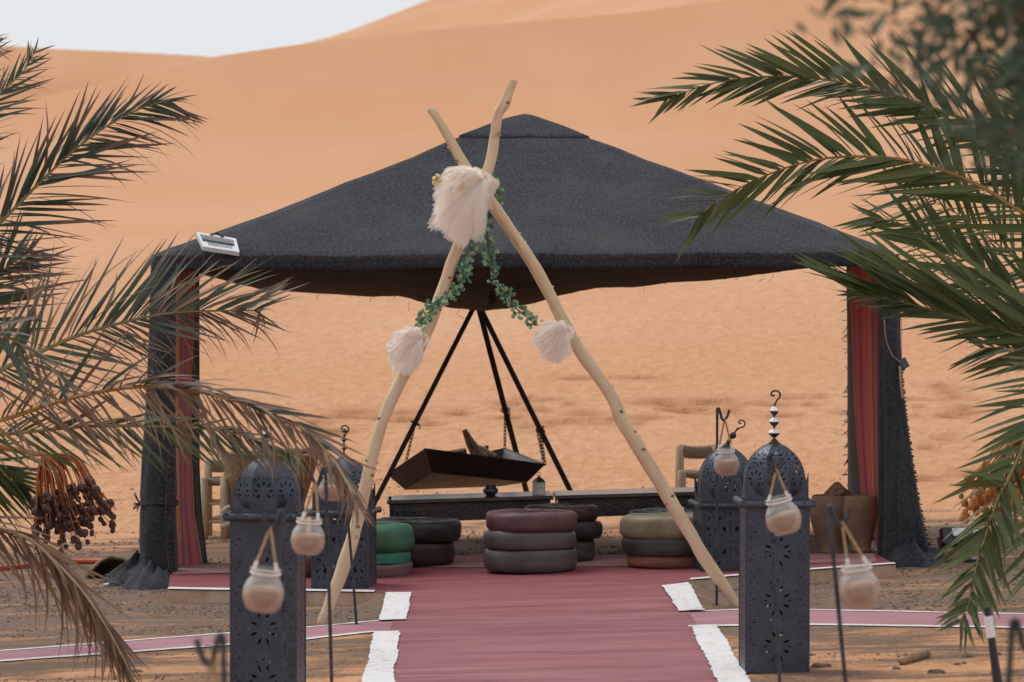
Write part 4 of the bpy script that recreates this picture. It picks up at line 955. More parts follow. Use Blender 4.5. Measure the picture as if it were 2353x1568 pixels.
        for z in (0.05, 0.10, 0.15):
            d = MB(); d.lathe([(0.005, z-.012), (0.02, z), (0.005, z+.012)], top, 14, rot=Rt); d.build('finial_disc', M['tin'], fo, local=True)
    if foot > 0.02:
        for sx in (-1, 1):
            for sy in (-1, 1):
                mb = MB(); q = 0.028
                mb.prism([(sx*(w/2-0.002), sy*(w/2-0.002), foot+0.004), (sx*(w/2-0.085), sy*(w/2-0.002), foot+0.004), (sx*(w/2-0.07), sy*(w/2-0.002), 0), (sx*(w/2-0.002), sy*(w/2-0.002), 0)], (0, -sy*q, 0)); mb.build('foot', M['tin'], t, local=True)
    mb = MB(); mb.box((0, 0, zb+0.004), (w-0.012, w-0.012, 0.004)); mb.build('base_plate', M['iron'], t, local=True)
    mb = MB(); mb.lathe([(0.03, zb+0.007), (0.03, zb+0.09), (0.0, zb+0.09)], seg=14); mb.build('candle', M['candle'], t, local=True, smooth=False)
    return t
GL = 'pierced tin lanterns beside the path'
lr = G(1783, 1548); make_lantern(0.292, 0.78, 0.262, holes_tall, 0.0, 'discs', 0, 'tall pierced tin lantern with three pale discs on its finial, standing right of the path', Vector((lr.x, lr.y+0.15, lr.z)), R(2.5), GL)
dl_ = 18.3; ll = P(612, 1600, dl_); gy = HORIZON+2*FPX/dl_; ll = G(612, gy)
zr = P(612, 1198, dl_).z-ll.z
make_lantern(0.288, zr, 0.245, holes_tall, 0.0, 'short', R(-3), 'tall pierced tin lantern left of the path, its dome under the palm frond', Vector((ll.x, ll.y+0.15, ll.z)), R(-5), GL)
lr2 = G(1672, 1342); make_lantern(0.335, 0.405, 0.325, holes_scroll, 0.05, 'balls', R(32), 'short scroll pierced lantern with a bent ball finial behind the foot of the right pole', Vector((lr2.x, lr2.y+0.17, lr2.z)), R(6), GL)
ll2 = G(788, 1383); make_lantern(0.325, 0.455, 0.30, holes_scroll, 0.05, 'plain', 0, 'short scroll pierced lantern on stub feet behind the foot of the left pole', Vector((ll2.x, ll2.y+0.17, ll2.z)), R(-6), GL)

# ------------------------------------------------------------------ shepherd hooks with jars of sand
def hook_rod(px_top, py_top, slope, d, side, jar_px, jar_py, jar_d_px, lab_h, lab_j, jar_tilt=0.0, jar=True, hook_px=28):
    top = P(px_top, py_top, d); gy = HORIZON+(EYE-tilt(top.x))*FPX/d
    base = G(px_top+slope*(gy-py_top), gy); base.y = top.y; base.z = ground_z(base.x, base.y)
    t = thing('shepherd_hook', base, lab_h, 'hook stake', 'hook stakes along the path')
    mb = MB(); pp = [base-Vector((0, 0, 0.06)), base.lerp(top, 0.33), base.lerp(top, 0.66), top]; pp = resample(pp, 90)
    mb.tube(pp, [0.0068*(1+0.13*(i % 2)) for i in range(len(pp))], 8); mb.build('rod', M['rod'], t)
    hw = hook_px*S(d) if jar else 0.06; s = side
    hk = [top+Vector((0, 0, -0.02)), top+Vector((0, 0, 0.003)), top+Vector((s*0.010, 0, 0.006)), top+Vector((s*0.018, 0, -0.022)), top+Vector((s*hw*0.42, 0, -0.052)), top+Vector((s*hw*0.62, 0, -0.054)), top+Vector((s*hw*0.84, 0, -0.034)), top+Vector((s*hw, 0, 0.0))]
    mb = MB(); mb.tube(catmull(hk, 6), 0.0075, 8); mb.build('hook', M['rod'], t)
    if not jar: return
    hp = hk[5]+Vector((0, 0, 0.009))
    R_ = jar_d_px*S(d)/2; c = P(jar_px, jar_py, d); H = R_*2.12
    Rt = Matrix.Rotation(jar_tilt, 3, 'Y') @ Matrix.Rotation(R(4), 3, 'X')
    j = thing('hanging_jar', c-Vector((0, 0, H*0.46)), lab_j, 'jar', 'glass jars of sand hung from hook stakes')
    o0 = world_of(j)
    prof = [(0.30, 0.0), (0.62, 0.05), (0.86, 0.28), (0.985, 0.62), (1.0, 0.9), (0.93, 1.24), (0.80, 1.50), (0.68, 1.66), (0.655, 1.76), (0.70, 1.80), (0.71, 1.98), (0.74, 2.0), (0.74, 2.08), (0.68, 2.10)]
    ps = smooth_curve(prof, 34)
    inner = [(max(0.01, r-0.035), z+(0.035 if z < 0.5 else 0)) for r, z in ps[::-1]]
    mb = MB(); mb.lathe([(0.0005, 0.0)]+[(r, z) for r, z in ps]+inner+[(0.0005, 0.04)], Vector((0, 0, 0)), 32); mb.v = [o0+Rt @ (v*R_-Vector((0, 0, H*.46)))+Vector((0, 0, H*.46)) for v in mb.v]
    mb.build('glass', M['glass'], j, smooth=True)
    mb = MB(); fl = 1.12; sp = [(max(0.01, r-0.05), z+0.05) for r, z in ps if z < fl]
    mb.lathe([(0.0005, 0.05)]+sp+[(sp[-1][0]*0.6, fl+0.10), (0.0005, fl+0.14)], Vector((0, 0, 0)), 28)
    for v in mb.v:
        if v.z > fl*0.9: v.z += 0.09*mnoise.noise(v*2+c)+0.10*v.x*random.choice((1, 1))*0.6
    mb.v = [o0+Rt @ (v*R_-Vector((0, 0, H*.46)))+Vector((0, 0, H*.46)) for v in mb.v]; mb.build('sand', M['jar_sand'], j, smooth=True)
    rim = lambda u: o0+Rt @ (Vector((u*0.70*R_, -0.15*R_, 1.99*R_))-Vector((0, 0, H*.46)))+Vector((0, 0, H*.46))
    mb = MB()
    mid = (rim(-1)+rim(1))/2
    for u in (-0.55 if abs(hp.x-mid.x) > 0.02 else -0.8, 0.75):
        mb.tube([hp+Vector((0, -0.004*u, 0)), hp.lerp(rim(u), 0.5)+Vector((0, 0, -0.002)), rim(u)], 0.0052, 7)
    mb.build('cord', M['rope'], j)
    mb = MB()
    for u in (-0.55 if abs(hp.x-mid.x) > 0.02 else -0.8, 0.75): mb.tube([rim(u)+(hp-rim(u))*0.2, rim(u)], 0.0072, 7); 
    ringp = [o0+Rt @ (Vector((0.70*R_*math.cos(a), 0.70*R_*math.sin(a), 1.86*R_))-Vector((0, 0, H*.46)))+Vector((0, 0, H*.46)) for a in np.linspace(0, 6.283, 25)]
    mb.tube(ringp, 0.0035, 6); mb.build('binding', M['white_string'], j)
hook_rod(1648, 942, -0.002, 23.3, 1, 1669, 1065, 60, 'slim hook stake in front of the short right lantern', 'smallest jar of sand right of the path, in front of the short lantern', R(-4))
hook_rod(1765, 1052, 0.055, 17.6, 1, 1799, 1188, 84, 'slim leaning hook stake in front of the tall right lantern', 'jar of sand hanging in front of the tall right lantern', R(-14), hook_px=30)
hook_rod(1904, 1168, 0.1, 14.2, 1, 1974, 1350, 98, 'blurred hook stake leaning in front of the clay pots', 'large blurred jar of sand hanging in front of the clay pots', R(-8), hook_px=50)
hook_rod(790, 1090, 0.088, 22.8, -1, 761, 1122, 60, 'slim hook stake leaning before the short left lantern', 'smallest jar of sand left of the path, half behind the frond tip', R(5))
hook_rod(748, 1080, 0.028, 17.0, -1, 708, 1236, 81, 'slim hook stake crossing the foot of the left pole', 'jar of sand hanging between the two left lanterns', R(4), hook_px=36)
hook_rod(650, 1180, 0.012, 14.2, -1, 606, 1360, 98, 'blurred hook stake in front of the tall left lantern', 'large blurred jar of sand in front of the tall left lantern', R(6), hook_px=46)
hook_rod(513, 1468, 0.02, 9.6, -1, 480, 1640, 0, 'blurred hook stake at the bottom edge left of the tall lantern', '', jar=False)
hook_rod(2326, 1434, -0.06, 9.6, 1, 2360, 1640, 0, 'blurred dark stake at the bottom edge under the right palm', '', jar=False)
def low_jar(hx, hy, d, lab):
    p = P(hx, hy, d); t = thing('jute_loop', p, lab, 'rope loop'); mb = MB(); mb.tube([p, P(hx-12, hy+60, d), P(hx-20, hy+140, d)], 0.0055, 7); mb.tube([p, P(hx+8, hy+70, d), P(hx+10, hy+140, d)], 0.0055, 7); mb.build('strand', M['rope'], t)
low_jar(489, 1500, 9.6, 'blurred jute cord looped on the hook at the bottom left edge')

# ------------------------------------------------------------------ leather poufs
def leather(name, c1, c2): return simple(name, c1, c2, 0.5, 6, bmp=0.5, bdist=0.012, bscale=13, spec=0.4)
LE = {'green': leather('green_leather', (0.035, 0.115, 0.06), (0.06, 0.17, 0.095)), 'teal': leather('teal_leather', (0.02, 0.17, 0.115), (0.035, 0.22, 0.15)), 'mauve': leather('mauve_leather', (0.13, 0.07, 0.07), (0.19, 0.115, 0.11)),
      'black': leather('black_leather', (0.016, 0.013, 0.012), (0.03, 0.024, 0.022)), 'maroon': leather('maroon_leather', (0.028, 0.010, 0.010), (0.05, 0.02, 0.018)), 'plum': leather('plum_leather', (0.085, 0.04, 0.04), (0.13, 0.065, 0.06)),
      'grey': leather('grey_leather', (0.07, 0.062, 0.053), (0.115, 0.1, 0.088)), 'dgrey': leather('dark_grey_leather', (0.045, 0.04, 0.036), (0.075, 0.068, 0.06)), 'tan': leather('olive_tan_leather', (0.2, 0.165, 0.1), (0.3, 0.25, 0.165)), 'coral': leather('coral_leather', (0.26, 0.095, 0.07), (0.34, 0.15, 0.11)), 'umber': leather('umber_leather', (0.1, 0.03, 0.02), (0.14, 0.05, 0.035)), 'pine': leather('dark_pine_leather', (0.02, 0.03, 0.026), (0.04, 0.05, 0.046))}
def pouf(cx, y0, y1, wpx, d, mat, lab, dip=0.03, off=0.0):
    dip = -0.006+dip*0.1
    """y0/y1: top and bottom of the rounded side as seen"""
    c0 = P(cx, y1, d); h = (y1-y0)*S(d); r = wpx*S(d)/2
    base = Vector((c0.x, c0.y, c0.z)); t = thing('leather_pouf', base, lab, 'pouf', 'leather poufs stacked on the terrace')
    mb = MB(); e = h*0.46; prof = [(0.0005, 0), (r-e*0.75, 0.0), (r-e*.26, h*.06), (r-e*.03, h*.25), (r, h*.5), (r-e*.02, h*.76), (r-e*.25, h*.95), (r-e*.85, h*1.0), (r*0.5, h*1.0-dip*0.12), (r*0.2, h-dip*0.35), (0.0005, h-dip*.5)]
    sm = smooth_curve(prof, 44); sm[0] = (0.0005, 0)
    mb.lathe(sm, base, 48)
    for v in mb.v:
        a = math.atan2(v.y-base.y, v.x-base.x); k = (v.z-base.z)/h; rr = math.hypot(v.x-base.x, v.y-base.y)/r
        cr = 0.0035*math.sin(a*10)*max(0, k-0.8)*4*rr*(1-rr)*2.2
        v.z += (cr+0.010*mnoise.noise(Vector((v.x*6, v.y*6, y1*.1)))) if k > 0.5 else 0.0
        v.z += h*0.07*math.sin(math.pi*min(1, max(0, k)))*mnoise.noise(Vector((math.cos(a)*1.6, math.sin(a)*1.6, y0*.3)))
        q = 1+0.035*mnoise.noise(Vector((math.cos(a)*1.5, math.sin(a)*1.5, k*1.2+y0)))
        v.x = base.x+(v.x-base.x)*q; v.y = base.y+(v.y-base.y)*q
    mb.build('cushion', LE[mat], t, smooth=True)
    mb = MB()                                          # piped seams dividing the top into panels
    for j in range(10):
        a = j*math.pi/5+cx; pts = []
        for rr, zz in sm[29:44:3]:
            pts.append(base+Vector((math.cos(a)*rr, math.sin(a)*rr, zz+0.002)))
        mb.tube(pts, 0.0016, 5)
    mb.lathe([(0.0005, h-dip*.5+0.008), (0.035, h-dip*.5+0.006), (0.04, h-dip*.5-0.004)], base, 14)
    mb.build('seam', LE[mat], t, smooth=True)
    return t
def zpouf(cx, ys, wd, d, mats, labs):
    for (y0, y1), w_, dd, m_, l_ in zip(ys, wd, d, mats, labs): pouf(cx[0] if isinstance(cx, tuple) else cx, y0, y1, w_, dd, m_, l_)
DS = lambda x, y: G(x, y, H_T).y
d3 = DS(1219, 1312)
pouf(1219, 1258, 1311, 214, d3, 'grey', 'grey leather pouf at the bottom of the middle stack')
pouf(1218, 1218, 1258, 213, d3, 'grey', 'flatter grey leather pouf in the middle of the middle stack')
pouf(1222, 1175, 1219, 209, d3, 'plum', 'plum brown leather pouf on top of the middle stack', 0.035)
d1 = DS(842, 1320)
pouf(842, 1290, 1320, 212, d1, 'mauve', 'thin mauve leather pouf at the bottom of the green stack')
pouf(842, 1264, 1290, 205, d1, 'teal', 'thin teal leather pouf in the middle of the green stack')
pouf(838, 1205, 1265, 228, d1, 'green', 'bright green leather pouf on top of the left stack', 0.035)
d2 = DS(952, 1298)
pouf(952, 1240, 1297, 190, d2, 'maroon', 'dark maroon leather pouf under the black one')
pouf(958, 1194, 1241, 206, d2, 'black', 'black leather pouf on the maroon one under the table end', 0.03)
d4 = DS(1290, 1289)
pouf(1290, 1235, 1288, 156, d4, 'dgrey', 'dark grey leather pouf low behind the middle stack')
pouf(1293, 1196, 1236, 180, d4, 'black', 'black leather pouf halfway up behind the middle stack')
pouf(1290, 1160, 1197, 170, d4, 'maroon', 'maroon black leather pouf on top behind the middle stack')
d5 = DS(1538, 1299)
pouf(1538, 1270, 1299, 196, d5, 'coral', 'faded coral leather pouf at the bottom of the right stack')
pouf(1540, 1231, 1271, 222, d5, 'dgrey', 'dark grey leather pouf in the middle of the right stack')
pouf(1537, 1184, 1233, 228, d5, 'tan', 'olive tan leather pouf on top of the right stack', 0.04)
d6 = d5+0.72
pouf(1540, 1212, 1272, 190, d6, 'black', 'black leather pouf hidden low behind the right stack')
pouf(1545, 1172, 1212, 200, d6, 'pine', 'dark pine green leather pouf peeping over the olive tan one', 0.02)
pouf(700, 1270, 1322, 150, DS(700, 1322), 'umber', 'umber leather pouf mostly hidden behind the tall left lantern')

# ------------------------------------------------------------------ low carved tables
def table(a, b, front_d, dep, top_y, lab, carve):
    """a,b: (px, py) of the front top edge ends"""
    A, B = P(a[0], a[1], front_d[0]), P(b[0], b[1], front_d[1]); ux = (B-A).normalized(); uy = Vector((-ux.y, ux.x, 0)).normalized(); uz = ux.cross(uy)
    L = (B-A).length; zt = 0.028
    rot = Matrix((ux, uy, uz)).transposed()
    c = (A+B)/2+uy*dep/2; t = thing('low_table', Vector((c.x, c.y, tilt(c.x))), lab, 'table', 'low carved tables in the tent')
    W = lambda x, y, z: A+ux*x+uy*y+uz*z
    mb = MB(); mb.box(W(L/2, dep/2, -zt/2), (L, dep+0.02, zt), rot); bevel(mb.build('tabletop', M['table'], t), 0.007, 3)
    mb = MB(); mb.box(W(L/2, -0.0115, -zt/2), (L*0.995, 0.004, zt*0.35), rot); mb.build('top_edge_wear', M['table_worn'], t)
    ah = 0.115
    mb = MB(); mb.box(W(L/2, 0.028, -zt-ah/2), (L-0.05, 0.022, ah), rot); ap = mb.build('apron', M['table'], t)
    mb = MB(); mb.box(W(L/2, dep-0.028, -zt-ah/2), (L-0.05, 0.022, ah), rot); mb.build('apron', M['table'], t)
    for x in (0.02, L-0.02):
        mb = MB(); mb.box(W(x+(0.01 if x < 1 else -0.01), dep/2, -zt-ah/2), (0.022, dep-0.09, ah), rot); mb.build('apron', M['table'], t)
    lh = A.z-zt-tilt(A.x)
    for x in (0.062, L-0.062):
        for y in (0.028, dep-0.028):
            mb = MB(); p = W(x, y, -zt); lz = p.z-ground_z(p.x, p.y)+0.02; mb.box(p+Vector((0, 0, -lz/2)), (0.085, 0.05, lz), rot); lg = mb.build('leg', M['table'], t); bevel(lg, 0.004)
            if y < 0.1:
                mb = MB()
                for k in range(2):
                    z0 = -0.03-0.13*k; q = [(-.03, 0), (0, .05), (.03, 0), (0, -.05)]
                    for (x0, z1), (x2, z3) in zip(q, q[1:]+q[:1]): mb.tube([p+ux*x0+uz*(z0-0.05+z1)-uy*0.0265, p+ux*x2+uz*(z0-0.05+z3)-uy*0.0265], 0.0022, 4)
                mb.build('carving', M['table_worn'], lg)
    # carved lozenges and chevrons on the apron
    mb = MB(); n = carve; x0, x1 = 0.13, L-0.13; st = (x1-x0)/n; yy = 0.0165
    for k in range(n):
        xm = x0+st*(k+.5)
        for s in (1.0, 0.62, 0.3):
            q = [(-st*.5*s, 0), (0, ah*.44*s), (st*.5*s, 0), (0, -ah*.44*s)]
            for (xa, za), (xb, z2) in zip(q, q[1:]+q[:1]): mb.tube([W(xm+xa, yy, -zt-ah/2+za), W(xm+xb, yy, -zt-ah/2+z2)], 0.0028, 4)
        for s in (0.5, 0.8):
            for sg in (-1, 1): mb.tube([W(xm+st*.5-st*.3*s, yy, -zt-ah/2+sg*ah*.46), W(xm+st*.5, yy, -zt-ah/2+sg*ah*(.46-.3*s))], 0.0025, 4)
    mb.box(W(L/2, yy, -zt-0.006), (L-0.2, 0.005, 0.004), rot); mb.box(W(L/2, yy, -zt-ah+0.006), (L-0.2, 0.005, 0.004), rot)
    mb.build('carving', M['table_worn'], ap)
    return t, W, L
t1, W1, L1 = table((889, 1150), (1272, 1139), (27.0, 27.03), 0.5, 0, 'low black table with carved lozenges and a dark pot on it', 3)
t2, W2, L2 = table((1277, 1139), (1742, 1126), (27.03, 27.07), 0.5, 0, 'low black table running behind the right pole, plainer and longer', 4)
p = W1((1128-887)/385*L1, 0.16, 0); pot = thing('metal_pot', p, 'small round dark metal pot on the carved table', 'pot')
mb = MB(); k = 0.0028*37/37; pr = [(0.0005, 0), (0.030, 0), (0.030, 0.008), (0.042, 0.016), (0.050, 0.032), (0.046, 0.046), (0.034, 0.054), (0.034, 0.06), (0.041, 0.07), (0.036, 0.07), (0.029, 0.058), (0.0005, 0.03)]
mb.lathe(pr, p, 28); mb.build('bowl', M['pewter'], pot, smooth=True)
p = W1((1240-887)/385*L1, 0.15, 0); ln = thing('candle_lantern', p, 'little pale candle lantern with a pointed roof on the carved table', 'lantern')
mb = MB(); rr = Matrix.Rotation(R(28), 3, 'Z'); q = 0.027
mb.box(p+Vector((0, 0, 0.004)), (0.06, 0.06, 0.008), rr); mb.box(p+Vector((0, 0, 0.078)), (0.06, 0.06, 0.006), rr)
for sx in (-1, 1):
    for sy in (-1, 1): mb.box(p+rr @ Vector((sx*q, sy*q, 0.041)), (0.006, 0.006, 0.07), rr)
for k in range(4): 
    r2 = Matrix.Rotation(k*math.pi/2, 3, 'Z'); mb.box(p+rr @ r2 @ Vector((0, -q, 0.045)), (0.05, 0.003, 0.003), rr @ r2); mb.box(p+rr @ r2 @ Vector((0, -q, 0.045)), (0.003, 0.003, 0.066), rr @ r2)
mb.build('frame', M['verdigris'], ln)
mb = MB(); mb.lathe([(0.046, 0.081), (0.02, 0.105), (0.008, 0.112), (0.008, 0.122), (0.0, 0.124)], p, 4, rot=rr @ Matrix.Rotation(math.pi/4, 3, 'Z')); mb.tube([p+Vector((0.012*math.cos(a), 0, 0.13+0.012*math.sin(a))) for a in np.linspace(0, 6.28, 12)], 0.0018, 5); mb.build('roof', M['pewter'], ln)
for k in range(4):
    r2 = Matrix.Rotation(k*math.pi/2, 3, 'Z'); mb = MB(); mb.box(p+rr @ r2 @ Vector((0, -q+0.003, 0.041)), (0.048, 0.0015, 0.066), rr @ r2); mb.build('pane', M['green_glass'], ln)
mb = MB(); mb.lathe([(0.009, 0), (0.011, 0.012), (0.004, 0.018)], W1(0.02, 0.1, 0), 12); kn = mb.build('table_bead', M['iron']); tag(kn, 'tiny dark knob standing on the end of the carved table', 'knob')

# ------------------------------------------------------------------ hanging fire bowl
dT = 29.4
ap_ = P(1096, 692, dT); tri_ = thing('fire_tripod', Vector((ap_.x, ap_.y, ground_z(ap_.x, ap_.y))), 'black iron tripod standing behind the low tables', 'tripod')
feet = [P(812, 1192, dT-0.35), P(1232, 1205, dT+0.75), P(1362, 1200, dT-0.15)]
for f, ww in zip(feet, (0.032, 0.038, 0.036)):
    f.z = ground_z(f.x, f.y); mb = MB(); a = ap_+(f-ap_)*-0.06; mb.tube([a, f+(f-ap_).normalized()*0.03], ww*0.72, 4, twist=0.0, flat=0.9); bevel(mb.build('leg', M['iron'], tri_), 0.004)
mb = MB(); mb.lathe([(0.05, -0.03), (0.055, 0.0), (0.05, 0.03)], ap_, 14); mb.build('top_ring', M['iron'], tri_, smooth=True)
dB_ = 29.3
A_ = P(890, 1091, 29.45); B_ = P(977, 1032, 28.85); C_ = P(1253, 1068, 29.15); D_ = P(1160, 1031, 29.85)
E_ = P(931, 1126, 29.42); Gc = P(993, 1086, 29.02); F_ = P(1211, 1109, 29.2); H_ = P(1150, 1118, 29.62)
bowl = thing('fire_bowl', (A_+C_)/2-Vector((0, 0, 0.15)), 'square rusty steel fire bowl hung tilted on chains from the tripod', 'fire bowl')
mb = MB()
def bil(a, b, c2, d, n=6): return [[a.lerp(b, j/n).lerp(d.lerp(c2, j/n), i/n) for j in range(n+1)] for i in range(n+1)]
for q in ((A_, B_, Gc, E_), (B_, C_, F_, Gc), (C_, D_, H_, F_), (D_, A_, E_, H_), (E_, Gc, F_, H_)): mb.grid(bil(*q))
bm_o = mb.build('basin', M['bowl'], bowl); m_ = bm_o.data; bm = bmesh.new(); bm.from_mesh(m_); bmesh.ops.remove_doubles(bm, verts=bm.verts, dist=0.0005); bmesh.ops.recalc_face_normals(bm, faces=bm.faces); bm.to_mesh(m_); bm.free()
md = bm_o.modifiers.new('thickness', 'SOLIDIFY'); md.thickness = 0.006
mb = MB(); 
for a, b2 in ((A_, B_), (B_, C_), (C_, D_), (D_, A_)): mb.tube([a, b2], 0.006, 6)
mb.build('rim', M['bowl'], bowl)
inn = MB(); cen = (A_+B_+C_+D_)/4+Vector((0, 0, 0.02))
for q in ((C_, D_, H_, F_),): inn.grid([[p.lerp(cen, 0.02) for p in r] for r in bil(*q)])
inn.build('ashy_lining', M['bowl_in'], bowl, solid=0.003)
def chain(a, b, parent):
    mb = MB(); n = max(3, int((b-a).length/0.026)); ax = (b-a).normalized(); s1 = ax.orthogonal().normalized(); s2 = ax.cross(s1)
    for k in range(n):
        c = a.lerp(b, (k+.5)/n); s = s1 if k % 2 else s2; L = (b-a).length/n*0.72
        mb.tube([c+ax*L*math.cos(t)+s*0.009*math.sin(t) for t in np.linspace(0, 6.283, 11)], 0.0032, 5, caps=False)
    mb.build('chain', M['iron'], parent)
def on_leg(k, y): 
    f = feet[k]; t = 0
    for t in np.linspace(0, 1, 400):
        p = ap_.lerp(f, t); r = CAMROT.transposed() @ (p-Vector((0, 0, EYE)))
        if CY-r.y/r.z*-FPX >= y: return p
    return f
chain(on_leg(0, 972), (A_+B_)/2, bowl); chain(on_leg(1, 942), D_, bowl); chain(on_leg(2, 985), C_, bowl); chain(on_leg(2, 985)+Vector((-0.02, -.02, 0)), C_+Vector((-0.012, -.02, .02)), bowl)
mb = MB()
for k, y in ((0, 972), (1, 942), (2, 985)):
    p = on_leg(k, y); ax = (feet[k]-ap_).normalized(); u = ax.orthogonal().normalized(); v = ax.cross(u); mb.tube([p+(u*math.cos(t)+v*math.sin(t))*0.03 for t in np.linspace(0, 6.28, 16)], 0.006, 5); mb.tube([p+Vector((0.02, 0, 0)), p+Vector((0.035, -.01, -.02)), p+Vector((0.03, -.01, -.045))], 0.004, 5)
mb.build('chain_shackle', M['iron'], tri_)
def log(pts, r, lab, flat=0.7):
    mb = MB(); rr = r if isinstance(r, list) else [r*(0.85+0.3*random.random()) for _ in pts]; mb.tube(pts, rr, 7, flat=flat, wob=0.35); tag(mb.build('firewood', M['burnt_wood']), lab, 'firewood', 'firewood in the fire bowl')
log([P(1125, 1066, 29.3), P(1092, 1035, 29.35), P(1080, 1020, 29.35), P(1066, 988, 29.35)], [0.034, 0.046, 0.036, 0.018], 'jagged split log standing up out of the fire bowl', 0.5)
log([P(1140, 1050, 29.35), P(1106, 1032, 29.4), P(1085, 1028, 29.4)], [0.022, 0.026, 0.02], 'pale bark strip lying against the jagged log')
log([P(1112, 1060, 29.4), P(1116, 1040, 29.42), P(1119, 1024, 29.42)], [0.022, 0.02, 0.017], 'stubby charred log end beside the jagged log')
log([P(1000, 1050, 29.3), P(1040, 1042, 29.35), P(1072, 1036, 29.35)], [0.02, 0.028, 0.026], 'charred log lying low along the rim of the fire bowl')

# ------------------------------------------------------------------ rustic stools, basket, pots
def stool(px0, px1, seat_y, leg_y, d, dep, lab, back_y=None, seat_sag=0.02, rz=0.0):
    a, b = P(px0, seat_y, d), P(px1, seat_y, d); w_ = (b-a).length; c = (a+b)/2; hz = a.z; gz = ground_z(c.x, d+dep/2); base = Vector((c.x, d+dep/2, gz))
    t = thing('rush_chair', base, lab, 'chair', None, rz); top = (P(0, back_y, d).z-gz) if back_y else None; h = hz-gz
    for sx in (-1, 1):
        for sy in (-1, 1):
            mb = MB(); hh = top if (top and sy > 0) else h+0.03
            mb.tube([(sx*w_/2, sy*dep/2, -0.015), (sx*w_/2*1.0, sy*dep/2, hh*0.5), (sx*w_/2*0.98, sy*dep/2*1.02, hh)], [0.032, 0.034, 0.031], 9, wob=0.2); mb.build('leg', M['pale_wood'], t, local=True, smooth=True)
    for z in (0.3, 0.62):
        mb = MB()
        for sy in (-1, 1): mb.tube([(-w_/2, sy*dep/2, h*z), (w_/2, sy*dep/2, h*z)], 0.012, 7)
        for sx in (-1, 1): mb.tube([(sx*w_/2, -dep/2, h*(z+.04)), (sx*w_/2, dep/2, h*(z+.04))], 0.012, 7)
        mb.build('stretcher', M['pale_wood'], t, local=True)
    mb = MB(); rows = []
    for i in range(25):
        rows.append([Vector((-w_/2+w_*i/24, -dep/2+dep*j/24, h-seat_sag*math.sin(math.pi*i/24)*math.sin(math.pi*j/24)+0.004*math.sin(i*2.6)*math.cos(j*1.3))) for j in range(25)])
    mb.grid(rows); mb.build('woven_seat', M['seat_rope'], t, local=True, solid=0.035, smooth=True)
    if top:
        mb = MB(); rows = []
        for i in range(25):
            u = -w_/2+w_*i/24; sg = 0.03*math.sin(math.pi*i/24)
            rows.append([Vector((u, dep/2+0.02*math.cos(a), top-0.035-sg*0.5+0.046*math.sin(a)+0.003*math.sin(i*2.6))) for a in np.linspace(0, 6.283, 14)])
        mb.grid(rows); mb.build('woven_back_rail', M['seat_rope'], t, local=True, smooth=True)
    return t
stool(1566, 1650, 1092, 1190, 30.2, 0.34, 'low rush chair with a woven top rail behind the right end of the tables', back_y=1030)
stool(1648, 1735, 1072, 1190, 30.6, 0.3, 'rush chair mostly hidden behind the short right lantern', back_y=None)
stool(468, 516, 1108, 1222, 30.0, 0.36, 'rush stool of pale poles between the left drape and the straw basket', back_y=1062)
c = G(618, 1205); c = P(620, 1180, 30.2); c.z = ground_z(c.x, c.y); bk_ = thing('straw_basket', c, 'big woven straw basket tapering down, behind the tall left lantern', 'basket')
mb = MB(); rows = []; ztop = P(600, 1042, 30.2).z-c.z
for i in range(46):
    v = i/45; r_ = 0.13+0.21*v**0.8; row = []
    for j in range(112):
        a = 2*math.pi*j/112; rr = r_+0.010*(math.cos(math.pi*i)*math.cos(math.pi*j)); row.append(Vector((c.x+rr*math.cos(a), c.y+rr*math.sin(a), c.z+ztop*v+0.012*math.sin(a*2)*v)))
    rows.append(row)
mb.grid(rows, close=True); mb.build('woven_wall', M['wicker'], bk_, solid=0.012)
mb = MB(); mb.tube([c+Vector((0.34*math.cos(a), 0.34*math.sin(a), ztop+0.012*math.sin(a*2))) for a in np.linspace(0, 6.283, 60)], 0.016, 8, wob=0.3); mb.build('rim', M['wicker'], bk_, smooth=True)
mb = MB(); mb.lathe([(0.13, 0.004), (0.0005, 0.004)], c, 30); mb.build('basket_floor', M['wicker'], bk_)
mb = MB()
for k, (x, y) in enumerate(((518, 1170), (521, 1205), (505, 1186))):
    p = P(x, y, 29.8); mb.lathe([(0.0005, -.015), (0.018, -.012), (0.024, 0), (0.018, 0.012), (0.0005, .016)], p, 10, rot=Matrix.Rotation(R(-35+k*20), 3, 'Y'), sx=1.7, wob=0.4)
tag(mb.build('white_cloth', M['rock_white'], smooth=True), 'crumpled white rag caught on the rungs of the rush stool', 'cloth')
def claypot(cx, ytop, ybot, wtop, wbot, d, lab, wob=0.03, broken=False):
    b_ = P(cx, ybot, d); h = (ybot-ytop)*S(d); r1 = wtop*S(d)/2; r0 = wbot*S(d)/2
    t = thing('clay_pot', b_, lab, 'pot', 'clay pots by the right drape'); mb = MB()
    pr = smooth_curve([(r0*.97, 0), (r0*1.03, h*.04), (r0*0.98, h*.08), (r0*1.06, h*.15), (r1*.88, h*.33), (r1*1.06, h*.54), (r1*1.14, h*.74), (r1*1.08, h*.9), (r1*1.0, h)], 30)
    mb.lathe([(0.0005, 0.0)]+pr+[(r1*.9, h*.995), (r1*.92, h*.7), (r0*.9, h*.2), (0.0005, h*.12)], b_, 40, wob=wob); mb.build('vessel', M['clay'], t, smooth=True)
    mb = MB()
    for zz in (): 
        r_ = float(np.interp(zz*h, [q[1] for q in pr], [q[0] for q in pr])); mb.tube([b_+Vector((math.cos(a)*r_, math.sin(a)*r_, zz*h)) for a in np.linspace(0, 6.283, 40)], 0.0035, 5)
    return t
claypot(1912, 1138, 1271, 92, 62, 26.75, 'clay pot behind, its mouth filled with dark wood, right of the tall lantern')
